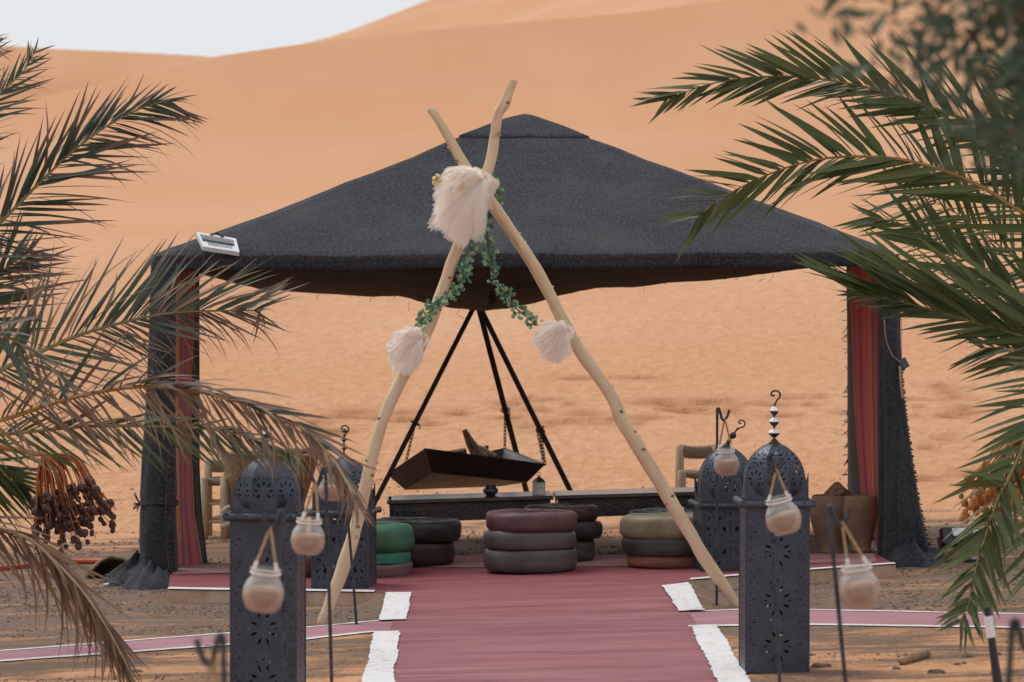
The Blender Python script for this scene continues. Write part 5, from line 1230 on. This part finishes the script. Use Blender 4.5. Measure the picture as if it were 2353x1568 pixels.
claypot(1977, 1139, 1268, 70, 48, 26.45, 'narrower clay pot in front, tucked against the red curtain')
log([P(1900, 1150, 26.75), P(1930, 1123, 26.8), P(1960, 1150, 26.85)], [0.05, 0.062, 0.045], 'dark chunk of wood lying in the mouth of the clay pot', 0.6)

# ------------------------------------------------------------------ odds and ends on the ground
mb = MB(); pts = [G(x, y, 0.018) for x, y in ((-250, 1325), (-60, 1311), (20, 1304), (90, 1297), (170, 1291), (240, 1290), (290, 1292), (330, 1290))]
mb.tube(catmull(pts, 8), 0.017, 8); tag(mb.build('hose', M['hose'], smooth=True), 'red rubber hose lying on the sand left of the tent', 'hose')
c = G(268, 1325); sh = thing('bark_sheath', c, 'curled brown palm bark sheath lying by the foot of the left drape', 'bark')
mb = MB(); rows = []
for i in range(16):
    v = i/15; rows.append([Vector((c.x-0.17+0.36*v+0.02*mnoise.noise(Vector((a, v*3, 0))), c.y-0.03+0.07*math.cos(a)+0.02*v, c.z+0.025+(0.075-0.02*v+0.03*math.sin(v*3.2))*math.sin(a)+0.01*mnoise.noise(Vector((a*2, v*4, 3))))) for a in np.linspace(-0.3, math.pi*1.05, 14)])
rows = [[Vector((c.x+0.17*u-0.03*v, c.y-0.14+0.3*v, c.z+0.005+(0.125-0.03*v)*max(0, 1-abs(u+0.1*math.sin(v*4))**2.2)*math.sqrt(max(0, 1-v*v))+0.012*mnoise.noise(Vector((u*3, v*4, 2))))) for u in np.linspace(-1.05, 1.05, 22)] for v in np.linspace(0, 1, 12)]
mb = MB(); mb.grid(rows); mb.build('curl', M['burlap'], sh, smooth=True, solid=0.014)
for (x, y, r_, sl2) in ((252, 1347, 0.03, 'small whitish stone left of another before the bark sheath'), (306, 1345, 0.027, 'small whitish stone nearest the heap of tent cloth')):
    p = G(x, y); mb = MB(); mb.lathe([(0.0005, 0), (r_, .004), (r_*.9, r_*.5), (0.0005, r_*.75)], p, 10, wob=0.5, sx=1.4); tag(mb.build('stone', M['rock_white'], smooth=True), sl2, 'stone', 'whitish stones by the bark')
def rock(x, y, r, sx, lab, mat='stone', hz=0.6, grp='dark stones near the right lantern'):
    p = G(x, y); bm = bmesh.new(); bmesh.ops.create_icosphere(bm, subdivisions=3, radius=1)
    for v in bm.verts:
        n = v.co.copy(); v.co = n*(1+0.35*mnoise.noise(n*1.3+p*7)+0.15*mnoise.noise(n*3.5+p*3)); v.co = Vector((v.co.x*r*sx, v.co.y*r, max(-0.25, v.co.z)*r*hz))
    me = bpy.data.meshes.new('stone'); bm.to_mesh(me); bm.free(); me.materials.append(M[mat]); o = link('stone', me); o.location = p+Vector((0, 0, r*hz*0.15)); tag(o, lab, 'stone', grp)
rock(1888, 1533, 0.03, 1.5, 'dark clod of earth beside the base of the tall right lantern'); rock(2225, 1510, 0.022, 1.3, 'dark stone on the sand under the right palm', hz=0.7); rock(2150, 1547, 0.026, 1.5, 'dark stone at the bottom edge under the right palm')
rock(2200, 1528, 0.016, 1.2, 'little dark stone between two bigger ones under the right palm'); rock(2060, 1478+60, 0.02, 1.1, 'dark stone below the stick at the lower right'); rock(2290, 1505, 0.02, 1.4, 'dark stone beside the black stake on the right'); rock(1945, 1478+78, 0.012, 1.2, 'tiny stone at the bottom edge between lantern and stick')
rock(1630, 1381, 0.012, 1.3, 'pebble near the foot of the right pole'); rock(860, 1370, 0.02, 1.2, 'rubble stone beside the short left lantern'); rock(835, 1376, 0.026, 1.4, 'pale rubble stone under the short left lantern', 'rock_white'); rock(808, 1378, 0.02, 1.3, 'dark rubble stone under the short left lantern')
rock(315, 1545, 0.02, 1.5, 'dark lump lying on the sand at the lower left'); rock(480, 1487, 0.016, 1.6, 'dark lump on the pink cross path at the left'); rock(318, 1457, 0.016, 1.7, 'flat grey stone above the cross path at the left', hz=0.3)
st = MB(); a, b2 = G(2072, 1523, 0.012), G(2126, 1503, 0.016); st.tube([a, a.lerp(b2, .4)+Vector((0, 0, .006)), b2], [0.012, 0.024, 0.027], 8, wob=0.4); tag(st.build('driftwood_stick', M['burnt_wood'], smooth=True), 'short grey stick lying on the sand at the lower right', 'stick')
fl_c = G(2175, 1285); 
def flood(x, y, d, lab, rz):
    b_ = P(x, y, d); b_.z = ground_z(b_.x, b_.y); t = thing('flood_light', b_, lab, 'lamp', 'flood lights behind the right frond'); rt = Matrix.Rotation(rz, 3, 'Z') @ Matrix.Rotation(R(-25), 3, 'X')
    c = b_+Vector((0, 0, 0.14)); mb = MB(); mb.box(c, (0.17, 0.06, 0.12), rt, taper=0.9); bevel(mb.build('housing', M['black_plastic'], t), 0.008)
    mb = MB(); mb.box(c+rt @ Vector((0.03, -0.034, 0.02)), (0.09, 0.012, 0.05), rt); mb.build('lens', M['white_plastic'], t)
    mb = MB(); mb.tube([c+rt @ Vector((-.1, 0, 0)), c+rt @ Vector((-.1, 0.0, -.1)), b_, c+rt @ Vector((.1, 0, -.1)), c+rt @ Vector((.1, 0, 0))], 0.01, 6); mb.box(b_+Vector((0, 0, 0.01)), (0.16, 0.1, 0.02)); mb.build('bracket', M['black_plastic'], t)
flood(2190, 1278, 26.2, 'black flood light with a pale lens behind the right palm frond', R(20)); flood(2245, 1290, 26.0, 'black flood light turned aside, nearest the right edge', R(-30))
a, b2 = P(2268, 1395, 16.2), P(2318, 1590, 16.2); sk = thing('garden_stake', b2, 'black stake with a white band leaning under the right palm frond', 'stake')
sk.location.z = ground_z(b2.x, b2.y); e_ = Vector((b2.x, b2.y, sk.location.z)); mb = MB(); mb.tube([a, a.lerp(e_, .35), e_], [0.012, 0.016, 0.03], 8); mb.build('shaft', M['black_plastic'], sk)
mb = MB(); mb.tube([a.lerp(e_, .06), a.lerp(e_, .2)], 0.0175, 8); mb.build('band', M['white_plastic'], sk)
# ------------------------------------------------------------------ palms
def leaflet_mesh(mat, curl, drop, twist, width):
    mb = MB(); n = 6; vs = []; t = []
    for i in range(n+1):
        s = i/n; w_ = width*0.5*(min(1, 0.35+s*4.0))*(1-s**2.2)**0.9+0.0004
        y = s*math.cos(drop*s*0.5); z = -drop*s*s*0.5+0.0; x = curl*s*s*0.35; a = twist*s
        for k, q in ((-1, 0.32), (0, 0), (1, 0.32)):
            lx, lz = k*w_, abs(k)*q*w_; vs.append((x+lx*math.cos(a)-lz*math.sin(a), y, z+lx*math.sin(a)+lz*math.cos(a))); t.append(s)
    fs = []
    for i in range(n):
        for k in range(2): a = i*3+k; fs.append((a, a+1, a+4, a+3))
    mb.add(vs, fs); mb.attr = t
    o = mb.build('leaflet', M[mat], None, local=True, fix=False, smooth=True); me = o.data; bpy.data.objects.remove(o); return me
def variants(mat, kind, seed):
    rng = random.Random(seed); out = []
    for k in range(5):
        if kind == 'stiff': out.append(leaflet_mesh(mat, rng.uniform(-.08, .08), rng.uniform(-0.05, .25), rng.uniform(-.3, .3), rng.uniform(.082, .108)))
        elif kind == 'droop': out.append(leaflet_mesh(mat, rng.uniform(-.2, .2), rng.uniform(.35, .9), rng.uniform(-.8, .8), rng.uniform(.032, .046)))
        else: out.append(leaflet_mesh(mat, rng.uniform(-.12, .12), rng.uniform(-0.05, .4), rng.uniform(-.5, .5), rng.uniform(.044, .062)))
    return out
VAR = {'fresh': variants('leaf_fresh', 'stiff', 1), 'olive': variants('leaf_olive', 'stiff', 2), 'tipdry': variants('leaf_tipdry', 'thin', 3), 'dusty': variants('leaf_dusty', 'thin', 4), 'dry': variants('leaf_dry', 'droop', 5), 'tan': variants('leaf_tan', 'droop', 6), 'thin': variants('leaf_fresh', 'thin', 7)}
def frond_plan(spec):
    """points along the rachis and every leaflet of one frond"""
    pts = [p if isinstance(p, Vector) else P(*p) for p in spec['pts']]; pp = resample(catmull(pts, 12), 120); n = spec.get('n', 46); L = []; seed = random.Random(spec['seed'])
    s0 = spec.get('s0', 0.15); roll = spec.get('roll', 0.0)
    for i in range(n):
        s = s0+(1-s0)*(i/(n-1))**0.92; k = min(118, int(s*119)); p = pp[k]; T = (pp[min(119, k+2)]-pp[max(0, k-2)]).normalized()
        N0 = Vector((0, -1, 0)); Sd = T.cross(N0).normalized(); Sd = Sd if Sd.z > 0 else -Sd; N = Sd.cross(T).normalized()
        N = N if N.y < 0 else -N
        for side in (1, -1):
            if seed.random() < spec.get('gap', 0.06): continue
            a0, a1 = spec['ang_up'] if side > 0 else spec['ang_dn']; ang = R(a0+(a1-a0)*s+seed.uniform(-7, 7))
            b2 = roll*side+seed.uniform(-.55, .75)*spec.get('spread', 1.0)
            d = T*math.cos(ang)+(Sd*side*math.cos(b2)+N*math.sin(b2))*math.sin(ang)
            d.z -= spec.get('sag', 0.0)*(0.5+s); d.normalize()
            ln = spec['lu' if side > 0 else 'ld']*S(p.y)*(0.55+0.75*math.sin(math.pi*min(1, 0.18+0.72*s)))*seed.uniform(.8, 1.12)*(1-0.2*max(0, s-.75)/.25)
            kinds = spec['mix_up' if side > 0 else 'mix_dn']; f0, f1 = kinds[0], kinds[1]
            kd = f1 if seed.random() < (spec.get('dry0', 0.1)+(spec.get('dry1', .6)-spec.get('dry0', .1))*s) else f0
            L.append((p, d, ln, kd, seed.random(), seed.uniform(-.9, .9), seed.randrange(5)))
    return pp, L
def leaf_matrix(p, d, ln, roll):
    up = Vector((0.15, -0.75, 0.75)); z = (up-d*up.dot(d)); z = z.normalized() if z.length > 1e-3 else d.orthogonal().normalized()
    z = Quaternion(d, roll) @ z; x = d.cross(z)
    m = Matrix((x, d, z)).transposed().to_4x4() @ Matrix.Diagonal((ln**0.55*0.62 if ln > 0 else ln, ln, ln, 1)); m.translation = p; return m
def in_view(p, m=30):
    r = CAMROT.transposed() @ (p-Vector((0, 0, EYE))); x = CX-r.x/r.z*FPX; y = CY+r.y/r.z*FPX
    return -m < x < 2353+m and -m < y < 1568+m
def palm(name, base, crown, label, specs, away, n_single=300):
    t = thing(name, base, label, 'palm tree'); o0 = Vector(base)
    mb = MB(); rows = []; H = crown.z-base.z
    for i in range(26):
        v = i/25; row = []; c = base.lerp(crown, v)
        for j in range(30):
            a = 2*math.pi*j/30; r_ = 0.2*(1.1-0.15*v)+0.028*(1 if (i+j//3) % 2 else -1)*(0.5+0.5*math.sin(a*5)); row.append(Vector((c.x+r_*math.cos(a), c.y+r_*math.sin(a), c.z-0.03*(v == 0))))
        rows.append(row)
    mb.grid(rows, close=True); mb.build('trunk', M['trunk'], t)
    mb = MB(); rng = random.Random(len(label))              # boss of cut leaf bases under the crown
    for k in range(34):
        a = k*2.4; h_ = -0.30+0.34*k/34; r_ = 0.2-0.10*k/34; q = crown+Vector((math.cos(a)*r_, math.sin(a)*r_, h_)); up_ = Vector((math.cos(a)*.55, math.sin(a)*.55, 1)).normalized()
        mb.tube([q-up_*.05, q+up_*.10, q+up_*rng.uniform(.17, .26)], [0.06, 0.045, 0.026], 7, flat=.55)
    mb.lathe([(0.21, -0.34), (0.2, -0.1), (0.13, 0.06), (0.0005, 0.12)], crown, 14, wob=.3); mb.build('leaf_base', M['trunk'], t)
    for k, az in enumerate(away):                           # fronds on the sides turned away from the tent
        ca, sa = math.cos(R(az)), math.sin(R(az)); hh = (0.55, 0.2, 0.8, 0.35)[k % 4]; L_ = 1.75+0.2*(k % 3)
        pts = [crown+Vector((ca*L_*u*(1-.12*hh), sa*L_*u*(1-.12*hh), hh*1.5*u-(0.75+.5*hh)*u*u*1.35)) for u in (0, .2, .42, .65, .85, 1)]
        specs = specs+[F(pts, seed=90+k, lu=165, ld=165, ang_up=(50, 20), ang_dn=(50, 20), mix_up=specs[k]['mix_up'], mix_dn=specs[k]['mix_dn'], dry1=.3, n=40, s0=.25, r=9, rachis=specs[k].get('rachis', 'rachis_green'))]
    plans = [frond_plan(s) for s in specs]; allL = []
    for fi, (pp, L) in enumerate(plans):
        for li_, l in enumerate(L):
            tip = l[0]+l[1]*l[2]; vis = in_view(tip)+in_view(l[0]+l[1]*l[2]*.5)+in_view(l[0]); allL.append((l[2]*vis/l[0].y, fi, li_))
    allL.sort(reverse=True); single = {(f, l) for _, f, l in allL[:n_single]}
    for fi, ((pp, L), s) in enumerate(zip(plans, specs)):
        mb = MB(); n = len(pp); r0 = s.get('r', 9)*S(pp[60].y); mb.tube(pp[::3]+[pp[-1]], [max(0.0016, r0*(1-0.86*i/(len(pp[::3])))) for i in range(len(pp[::3])+1)], 8, flat=0.75)
        fr_ = mb.build('frond', M[s.get('rachis', 'rachis_green')], t, smooth=True)
        tag(fr_, s.get('label'))
        st = {}
        for li_, (p, d, ln, kd, rn, roll, vi) in enumerate(L):
            m = leaf_matrix(p, d, ln, roll)
            me = VAR[kd][vi]
            if (fi, li_) in single:
                o = link('leaflet', me, fr_); m2 = m.copy(); m2.translation = m.translation-o0; o.matrix_local = m2
            else: st.setdefault(kd, []).append((me, m))
        if st:
            mb = MB(); mb.attr = []; mats = list(st)
            for mi, kd in enumerate(mats):
                for me, m in st[kd]:
                    mb.add([m @ v.co for v in me.vertices], [tuple(p.vertices) for p in me.polygons], mi); mb.attr += [a.value for a in me.attributes['t'].data]
            o = mb.build('leaflets', [VAR[k][0].materials[0] for k in mats], fr_, smooth=True, fix=False, origin=o0); tag(o, kind='stuff')
    return t
d = 21.6
def F(pts, dz=None, **k):
    if dz is not None: pts = [(x, y, dz) if not isinstance(dz, tuple) else (x, y, dz[0]+(dz[1]-dz[0])*i/(len(pts)-1)) for i, (x, y) in enumerate(pts)]
    k['pts'] = pts; return k
TD = ('tipdry', 'dry'); DU = ('dusty', 'dry')
LEFT = [
 F([(-330, 900), (-230, 600), (-90, 330), (0, 217), (53, 165), (80, 120)], (21.2, 22.0), seed=11, lu=120, ld=130, ang_up=(50, 12), ang_dn=(62, 25), mix_up=TD, mix_dn=TD, dry1=.35, n=50, s0=.3, r=8),
 F([(-340, 930), (-190, 700), (-60, 575), (0, 513), (144, 369), (246, 290), (340, 243), (405, 232)], (21.2, 22.3), seed=12, lu=165, ld=200, ang_up=(48, 14), ang_dn=(52, 22), mix_up=TD, mix_dn=TD, dry1=.3, n=72, s0=.3, r=8, sag=0.12),
 F([(-340, 940), (-150, 895), (0, 850), (164, 777), (287, 740), (410, 718), (574, 714), (600, 715)], (20.6, 21.6), seed=13, lu=215, ld=175, ang_up=(62, 24), ang_dn=(58, 22), mix_up=('dusty', 'tan'), mix_dn=('dusty', 'dry'), dry0=.05, dry1=.75, n=75, s0=.28, r=9, label='frond with a straight greenish rachis across the left drape'),
 F([(-340, 980), (-120, 985), (0, 966), (156, 917), (304, 890), (431, 896), (574, 933), (697, 987), (768, 1060), (815, 1145)], (19.8, 17.0), seed=14, lu=190, ld=165, ang_up=(50, 13), ang_dn=(44, 4), mix_up=('tipdry', 'dry'), mix_dn=('dry', 'tan'), dry0=.3, dry1=.8, n=92, s0=.25, r=9, rachis='rachis_orange', sag=0.22, label='arching half dry frond with an orange rachis'),
 F([(-340, 1010), (-150, 1010), (0, 999), (205, 980), (410, 982), (533, 995), (640, 1030), (690, 1060)], (20.2, 17.5), seed=15, lu=120, ld=150, ang_up=(36, 12), ang_dn=(34, 6), mix_up=('thin', 'tipdry'), mix_dn=('thin', 'tipdry'), dry0=.1, dry1=.35, n=62, s0=.25, r=8, sag=0.18, label='dark green frond below the orange ribbed one'),
 F([(-340, 1120), (-150, 1175), (0, 1213), (71, 1242), (142, 1306), (195, 1366), (249, 1448), (300, 1545)], (19.0, 18.3), seed=16, lu=185, ld=185, ang_up=(32, 8), ang_dn=(34, 8), mix_up=('dry', 'tan'), mix_dn=('dry', 'tan'), dry0=.4, dry1=.6, n=67, s0=.25, r=8, rachis='rachis_tan', sag=0.30, label='withered brown frond drooping at the lower left'),
 F([(-340, 950), (-170, 800), (-60, 690), (10, 620), (70, 580)], (21.6, 22.2), seed=17, lu=180, ld=210, ang_up=(50, 20), ang_dn=(45, 18), mix_up=TD, mix_dn=TD, dry1=.45, n=45, s0=.35, r=8, sag=0.1),
 F([(-340, 1000), (-200, 1040), (-90, 1060), (0, 1085), (60, 1120)], (21.8, 22.2), seed=18, lu=150, ld=190, ang_up=(40, 18), ang_dn=(36, 14), mix_up=('thin', 'tipdry'), mix_dn=('thin', 'tipdry'), dry1=.4, n=35, s0=.4, r=8, sag=.15),
 F([(-340, 940), (-180, 780), (-40, 760), (60, 800), (150, 880)], (19.0, 18.0), seed=19, lu=150, ld=190, ang_up=(40, 18), ang_dn=(50, 14), mix_up=DU, mix_dn=DU, dry1=.4, n=30, s0=.4, r=7, sag=.2, gap=.35),
 F([(-340, 860), (-220, 420), (-110, 230), (-50, 130), (-20, 90)], (21.8, 22.6), seed=20, lu=170, ld=150, ang_up=(45, 12), ang_dn=(52, 20), mix_up=TD, mix_dn=TD, dry1=.3, n=45, s0=.4, r=8),
]
bL = Vector(P(-350, 1000, 21.3)); baseL = Vector((bL.x, bL.y, ground_z(bL.x, bL.y)))
pl = palm('date_palm', baseL, bL, 'half dry date palm reaching in from the left edge with a brown date bunch', LEFT, (180, 128, 232, 155, 205, 268))
# brown date bunch
def date_bunch(parent, stalk, fan_from, box, d, n_str, n_date, mat, r_, scale_px, lab):
    o0 = world_of(parent); mb = MB(); pp = catmull([P(*q) for q in stalk], 8); mb.tube(pp, [11*S(d)*(1-0.4*i/len(pp)) for i in range(len(pp))], 8, flat=.7)
    rng = random.Random(5+n_date); spots = []; x0, y0, x1, y1 = box
    for k in range(n_str):
        ex = rng.uniform(x0, x1); u = (ex-x0)/(x1-x0); ey = y0+(y1-y0)*(0.5+0.5*math.sin(math.pi*min(.85, 0.25+u*.65)))*rng.uniform(.55, 1.0); s = P(*fan_from, d); e = P(ex, ey, d+rng.uniform(-.13, .13))
        m = s.lerp(e, .38); m.z += 34*S(d)*(0.3+u); m.x += 20*S(d)*(u-.3)
        st = catmull([s, m, s.lerp(e, .72)+Vector((0.012*rng.uniform(-1, 1), 0, 14*S(d)*u)), e], 7); mb.tube(st, [0.0055-0.0038*i/len(st) for i in range(len(st))], 5)
        for q in range(n_date//n_str+1):
            i = int(len(st)*(0.55+0.44*rng.random())); spots.append(st[min(i, len(st)-1)]+Vector((rng.uniform(-.013, .013), rng.uniform(-.014, .014), rng.uniform(-.018, .004))))
    b_ = tag(mb.build('date_bunch', M['date_stalk'], parent, smooth=True), lab)
    dm = MB(); dm.lathe([(0.0005, 0), (.55, .18), (.82, .62), (.84, 1.2), (.6, 1.75), (0.0005, 2.0)], (0, 0, -1), 8, wob=.12); o = dm.build('date', mat, None, local=True, smooth=True); me = o.data; bpy.data.objects.remove(o)
    rng.shuffle(spots)
    for k, p in enumerate(spots[:min(n_date, 290)]):
        o = link('date', me, b_); rr = r_*rng.uniform(.7, 1.18); m = Matrix.Translation(p-o0) @ Matrix.Rotation(rng.uniform(-.6, .6), 4, 'X') @ Matrix.Rotation(rng.uniform(-.6, .6), 4, 'Y') @ Matrix.Scale(rr, 4); o.matrix_local = m
date_bunch(pl, [(-300, 985, 21.6), (-120, 1005, 21.8), (0, 1027, 21.9), (60, 1038, 21.9), (100, 1045, 21.9)], (98, 1045), (72, 1100, 268, 1262), 21.9, 64, 285, M['date_brown'], 0.0205, 1, 'bunch of dark brown dates on orange strands')
FR_ = ('fresh', 'olive'); OL = ('olive', 'fresh')
RIGHT = [
 F([(2780, 760), (2560, 500), (2400, 370), (2301, 309), (2184, 263), (2090, 230), (1987, 200), (1880, 181), (1762, 176), (1645, 190), (1575, 212), (1525, 232)], (21.2, 21.9), seed=31, lu=165, ld=140, ang_up=(48, 22), ang_dn=(34, 22), mix_up=FR_, mix_dn=FR_, dry0=.1, dry1=.5, n=66, s0=.28, r=8, roll=.2, label='topmost arching green frond on the right'),
 F([(2780, 780), (2560, 640), (2450, 560), (2348, 488), (2231, 417), (2114, 376), (2020, 361), (1903, 363), (1809, 385), (1715, 424), (1645, 465), (1600, 505)], (21.2, 21.8), seed=32, lu=180, ld=185, ang_up=(58, 38), ang_dn=(40, 24), mix_up=FR_, mix_dn=OL, dry0=.1, dry1=.45, n=58, s0=.25, r=8.5, rachis='rachis_orange', label='arching green frond in front of the tent roof on the right'),
 F([(2780, 820), (2600, 780), (2450, 725), (2325, 666), (2208, 591), (2090, 522), (2000, 500)], (21.6, 22.2), seed=33, lu=150, ld=170, ang_up=(42, 22), ang_dn=(44, 20), mix_up=FR_, mix_dn=FR_, dry1=.3, n=34, s0=.3, r=8, gap=.2),
 F([(2780, 830), (2600, 810), (2450, 800), (2353, 773), (2239, 740), (2157, 716), (2075, 695), (1975, 672)], (21.0, 21.3), seed=34, lu=280, ld=130, ang_up=(40, 13), ang_dn=(34, 13), mix_up=('olive', 'fresh'), mix_dn=FR_, dry1=.4, n=44, s0=.3, r=8, gap=.06, label='low frond pointing at the right tent corner'),
 F([(2780, 830), (2560, 790), (2450, 850), (2380, 960), (2325, 1085), (2295, 1140), (2264, 1232), (2239, 1316), (2224, 1393), (2205, 1430)], (20.4, 18.9), seed=35, lu=160, ld=160, ang_up=(58, 26), ang_dn=(56, 26), mix_up=('olive', 'fresh'), mix_dn=('olive', 'fresh'), dry1=.5, n=52, s0=.28, r=8, sag=.05, label='frond hanging down in front of the orange dates'),
 F([(2780, 760), (2600, 560), (2480, 420), (2400, 300), (2350, 190)], (21.8, 22.6), seed=36, lu=200, ld=200, ang_up=(46, 24), ang_dn=(46, 24), mix_up=FR_, mix_dn=FR_, dry1=.2, n=40, s0=.3, r=8),
 F([(2780, 800), (2560, 720), (2400, 640), (2290, 560), (2180, 480), (2080, 440)], (22.8, 23.8), seed=37, lu=230, ld=240, ang_up=(58, 34), ang_dn=(58, 40), mix_up=('thin', 'tipdry'), mix_dn=('thin', 'dusty'), dry1=.3, n=44, s0=.28, r=6, spread=1.3),
 F([(2780, 770), (2620, 620), (2500, 500), (2400, 430), (2300, 390)], (21.8, 22.2), seed=38, lu=230, ld=160, ang_up=(62, 40), ang_dn=(40, 22), mix_up=FR_, mix_dn=FR_, dry1=.2, n=40, s0=.25, r=8),
 F([(2780, 840), (2640, 880), (2520, 860), (2420, 820), (2330, 800), (2250, 800)], (21.6, 22.0), seed=39, lu=150, ld=170, ang_up=(50, 24), ang_dn=(46, 22), mix_up=FR_, mix_dn=OL, dry1=.3, n=30, s0=.3, r=8, gap=.2),
 F([(2780, 830), (2640, 800), (2520, 900), (2450, 1050), (2400, 1200), (2370, 1330)], (21.4, 20.6), seed=40, lu=170, ld=170, ang_up=(60, 30), ang_dn=(58, 28), mix_up=('fresh', 'olive'), mix_dn=('olive', 'fresh'), dry1=.4, n=34, s0=.3, r=8, gap=.35),
]
bR = Vector(P(2800, 830, 21.5)); baseR = Vector((bR.x, bR.y, ground_z(bR.x, bR.y)))
pr_ = palm('date_palm', baseR, bR, 'lush green date palm reaching in from the right edge with orange dates', RIGHT, (0, 52, -52, 25, -25, -88))
date_bunch(pr_, [(2760, 900, 21.9), (2600, 880, 22.1), (2480, 910, 22.2), (2400, 960, 22.2), (2360, 985, 22.2)], (2360, 985), (2196, 1000, 2420, 1225), 22.2, 46, 285, M['date_orange'], 0.021, 1, 'bunch of unripe orange dates')

# ------------------------------------------------------------------ the grey-green tree hanging in from the upper right, close to the camera
td = 8.2
tb = P(3900, 500, td); tree = thing('olive_tree', Vector((tb.x, tb.y, ground_z(tb.x, tb.y))), 'blurred grey green leafy tree hanging in at the upper right corner', 'tree')
mb = MB(); mb.tube([Vector((tb.x, tb.y, tree.location.z-.1)), P(3860, 1300, td+.1), P(3700, 500, td), P(3500, -300, td+.1), P(3350, -900, td-.1), P(3300, -1500, td)], [0.12, 0.10, 0.085, 0.065, 0.045, 0.02], 12, wob=.5); mb.build('trunk', M['trunk'], tree, smooth=True)
def oval(mat):
    mb = MB(); vs = []; t = []
    for i in range(6):
        s = i/5; w_ = 0.16*math.sin(math.pi*min(1, s*.96+.02))+.004; 
        for k in (-1, 0, 1): vs.append((k*w_, s, 0.10*s*s*-1+abs(k)*.06)); t.append(s)
    mb.add(vs, [(i*3+k, i*3+k+1, i*3+k+4, i*3+k+3) for i in range(5) for k in range(2)]); mb.attr = t
    o = mb.build('leaf', M[mat], None, local=True, fix=False, smooth=True); me = o.data; bpy.data.objects.remove(o); return me
OV = oval('olive_leaf'); rng = random.Random(77); leaves = []
TW = [([(3420, -620), (2850, -500), (2500, -260), (2200, -120), (2050, -60), (1900, 20)], 34), ([(3420, -620), (2850, -500), (2420, -180), (2230, -40), (2120, 40), (2040, 55)], 34), ([(3520, -250), (2900, -300), (2520, -120), (2330, 0), (2230, 90), (2130, 170), (1990, 185)], 44), ([(3520, -250), (2900, -300), (2600, -60), (2420, 60), (2330, 160), (2250, 250), (2180, 290)], 60),
      ([(3620, 180), (2960, 100), (2650, 40), (2480, 120), (2390, 210), (2330, 300), (2290, 330)], 50), ([(3420, -620), (2850, -500), (2550, -300), (2380, -150), (2280, -40), (2180, 30), (2140, 100)], 54), ([(3620, 180), (2960, 100), (2700, -60), (2520, -20), (2400, 60), (2360, 150), (2345, 240)], 66), ([(3520, -250), (2900, -300), (2660, -220), (2480, -120), (2380, -20), (2300, 90), (2260, 160)], 66),
      ([(3620, 180), (2960, 100), (2750, 60), (2560, 40), (2430, 20), (2330, -10)], 70), ([(3620, 180), (2960, 100), (2720, 200), (2560, 250), (2430, 240), (2350, 180)], 60), ([(3520, -250), (2900, -300), (2620, -250), (2420, -140), (2340, -60), (2290, 20)], 60)]
TW += [([(3420, -620), (3300, -1100), (3000, -1500), (2700, -1500)], 60), ([(3360, -900), (3700, -1300), (4000, -1500)], 70), ([(3520, -250), (3900, -600), (4300, -700)], 70), ([(3420, -620), (3100, -900), (2700, -900), (2450, -700)], 70), ([(3620, 180), (4000, -50), (4350, 0)], 60)]
for k, (pts, n) in enumerate(TW):
    dd = [td+0.3*math.sin(k*2.1+i) for i in range(len(pts))]; pp = catmull([P(x, y, dd[i]) for i, (x, y) in enumerate(pts)], 10)
    mb = MB(); mb.tube(pp, [0.011*(1-i/len(pp))**1.2+0.002 for i in range(len(pp))], 7); mb.build('branch', M['trunk'], tree, smooth=True)
    for q in range(int(n*1.6)):
        i = int(len(pp)*(0.4+0.6*rng.random()**0.8)); p = pp[min(i, len(pp)-1)]
        tw = p+Vector((rng.uniform(-1, 1), rng.uniform(-1, 1), rng.uniform(-1.1, .8)))*0.055
        dr = Vector((rng.uniform(-1, .6), rng.uniform(-.8, .8), rng.uniform(-1.1, .5))).normalized(); leaves.append((tw, dr, rng.uniform(.036, .062)))
leaves.sort(key=lambda l: -(2 if in_view(l[0]) else 0)-l[2]); stf = MB(); stf.attr = []
for k, (p, dr, s) in enumerate(leaves):
    z = Vector((rng.uniform(-1, 1), rng.uniform(-1, .2), rng.uniform(0, 1))); z = (z-dr*z.dot(dr)).normalized(); m = Matrix((dr.cross(z), dr, z)).transposed().to_4x4() @ Matrix.Scale(s, 4); m.translation = p
    if k < 300: o = link('leaf', OV, tree); m.translation = p-tree.location; o.matrix_local = m
    else: stf.add([m @ v.co for v in OV.vertices], [tuple(f.vertices) for f in OV.polygons]); stf.attr += [a.value for a in OV.attributes['t'].data]
if stf.v: tag(stf.build('foliage', M['olive_leaf'], tree, fix=False, smooth=True), kind='stuff')
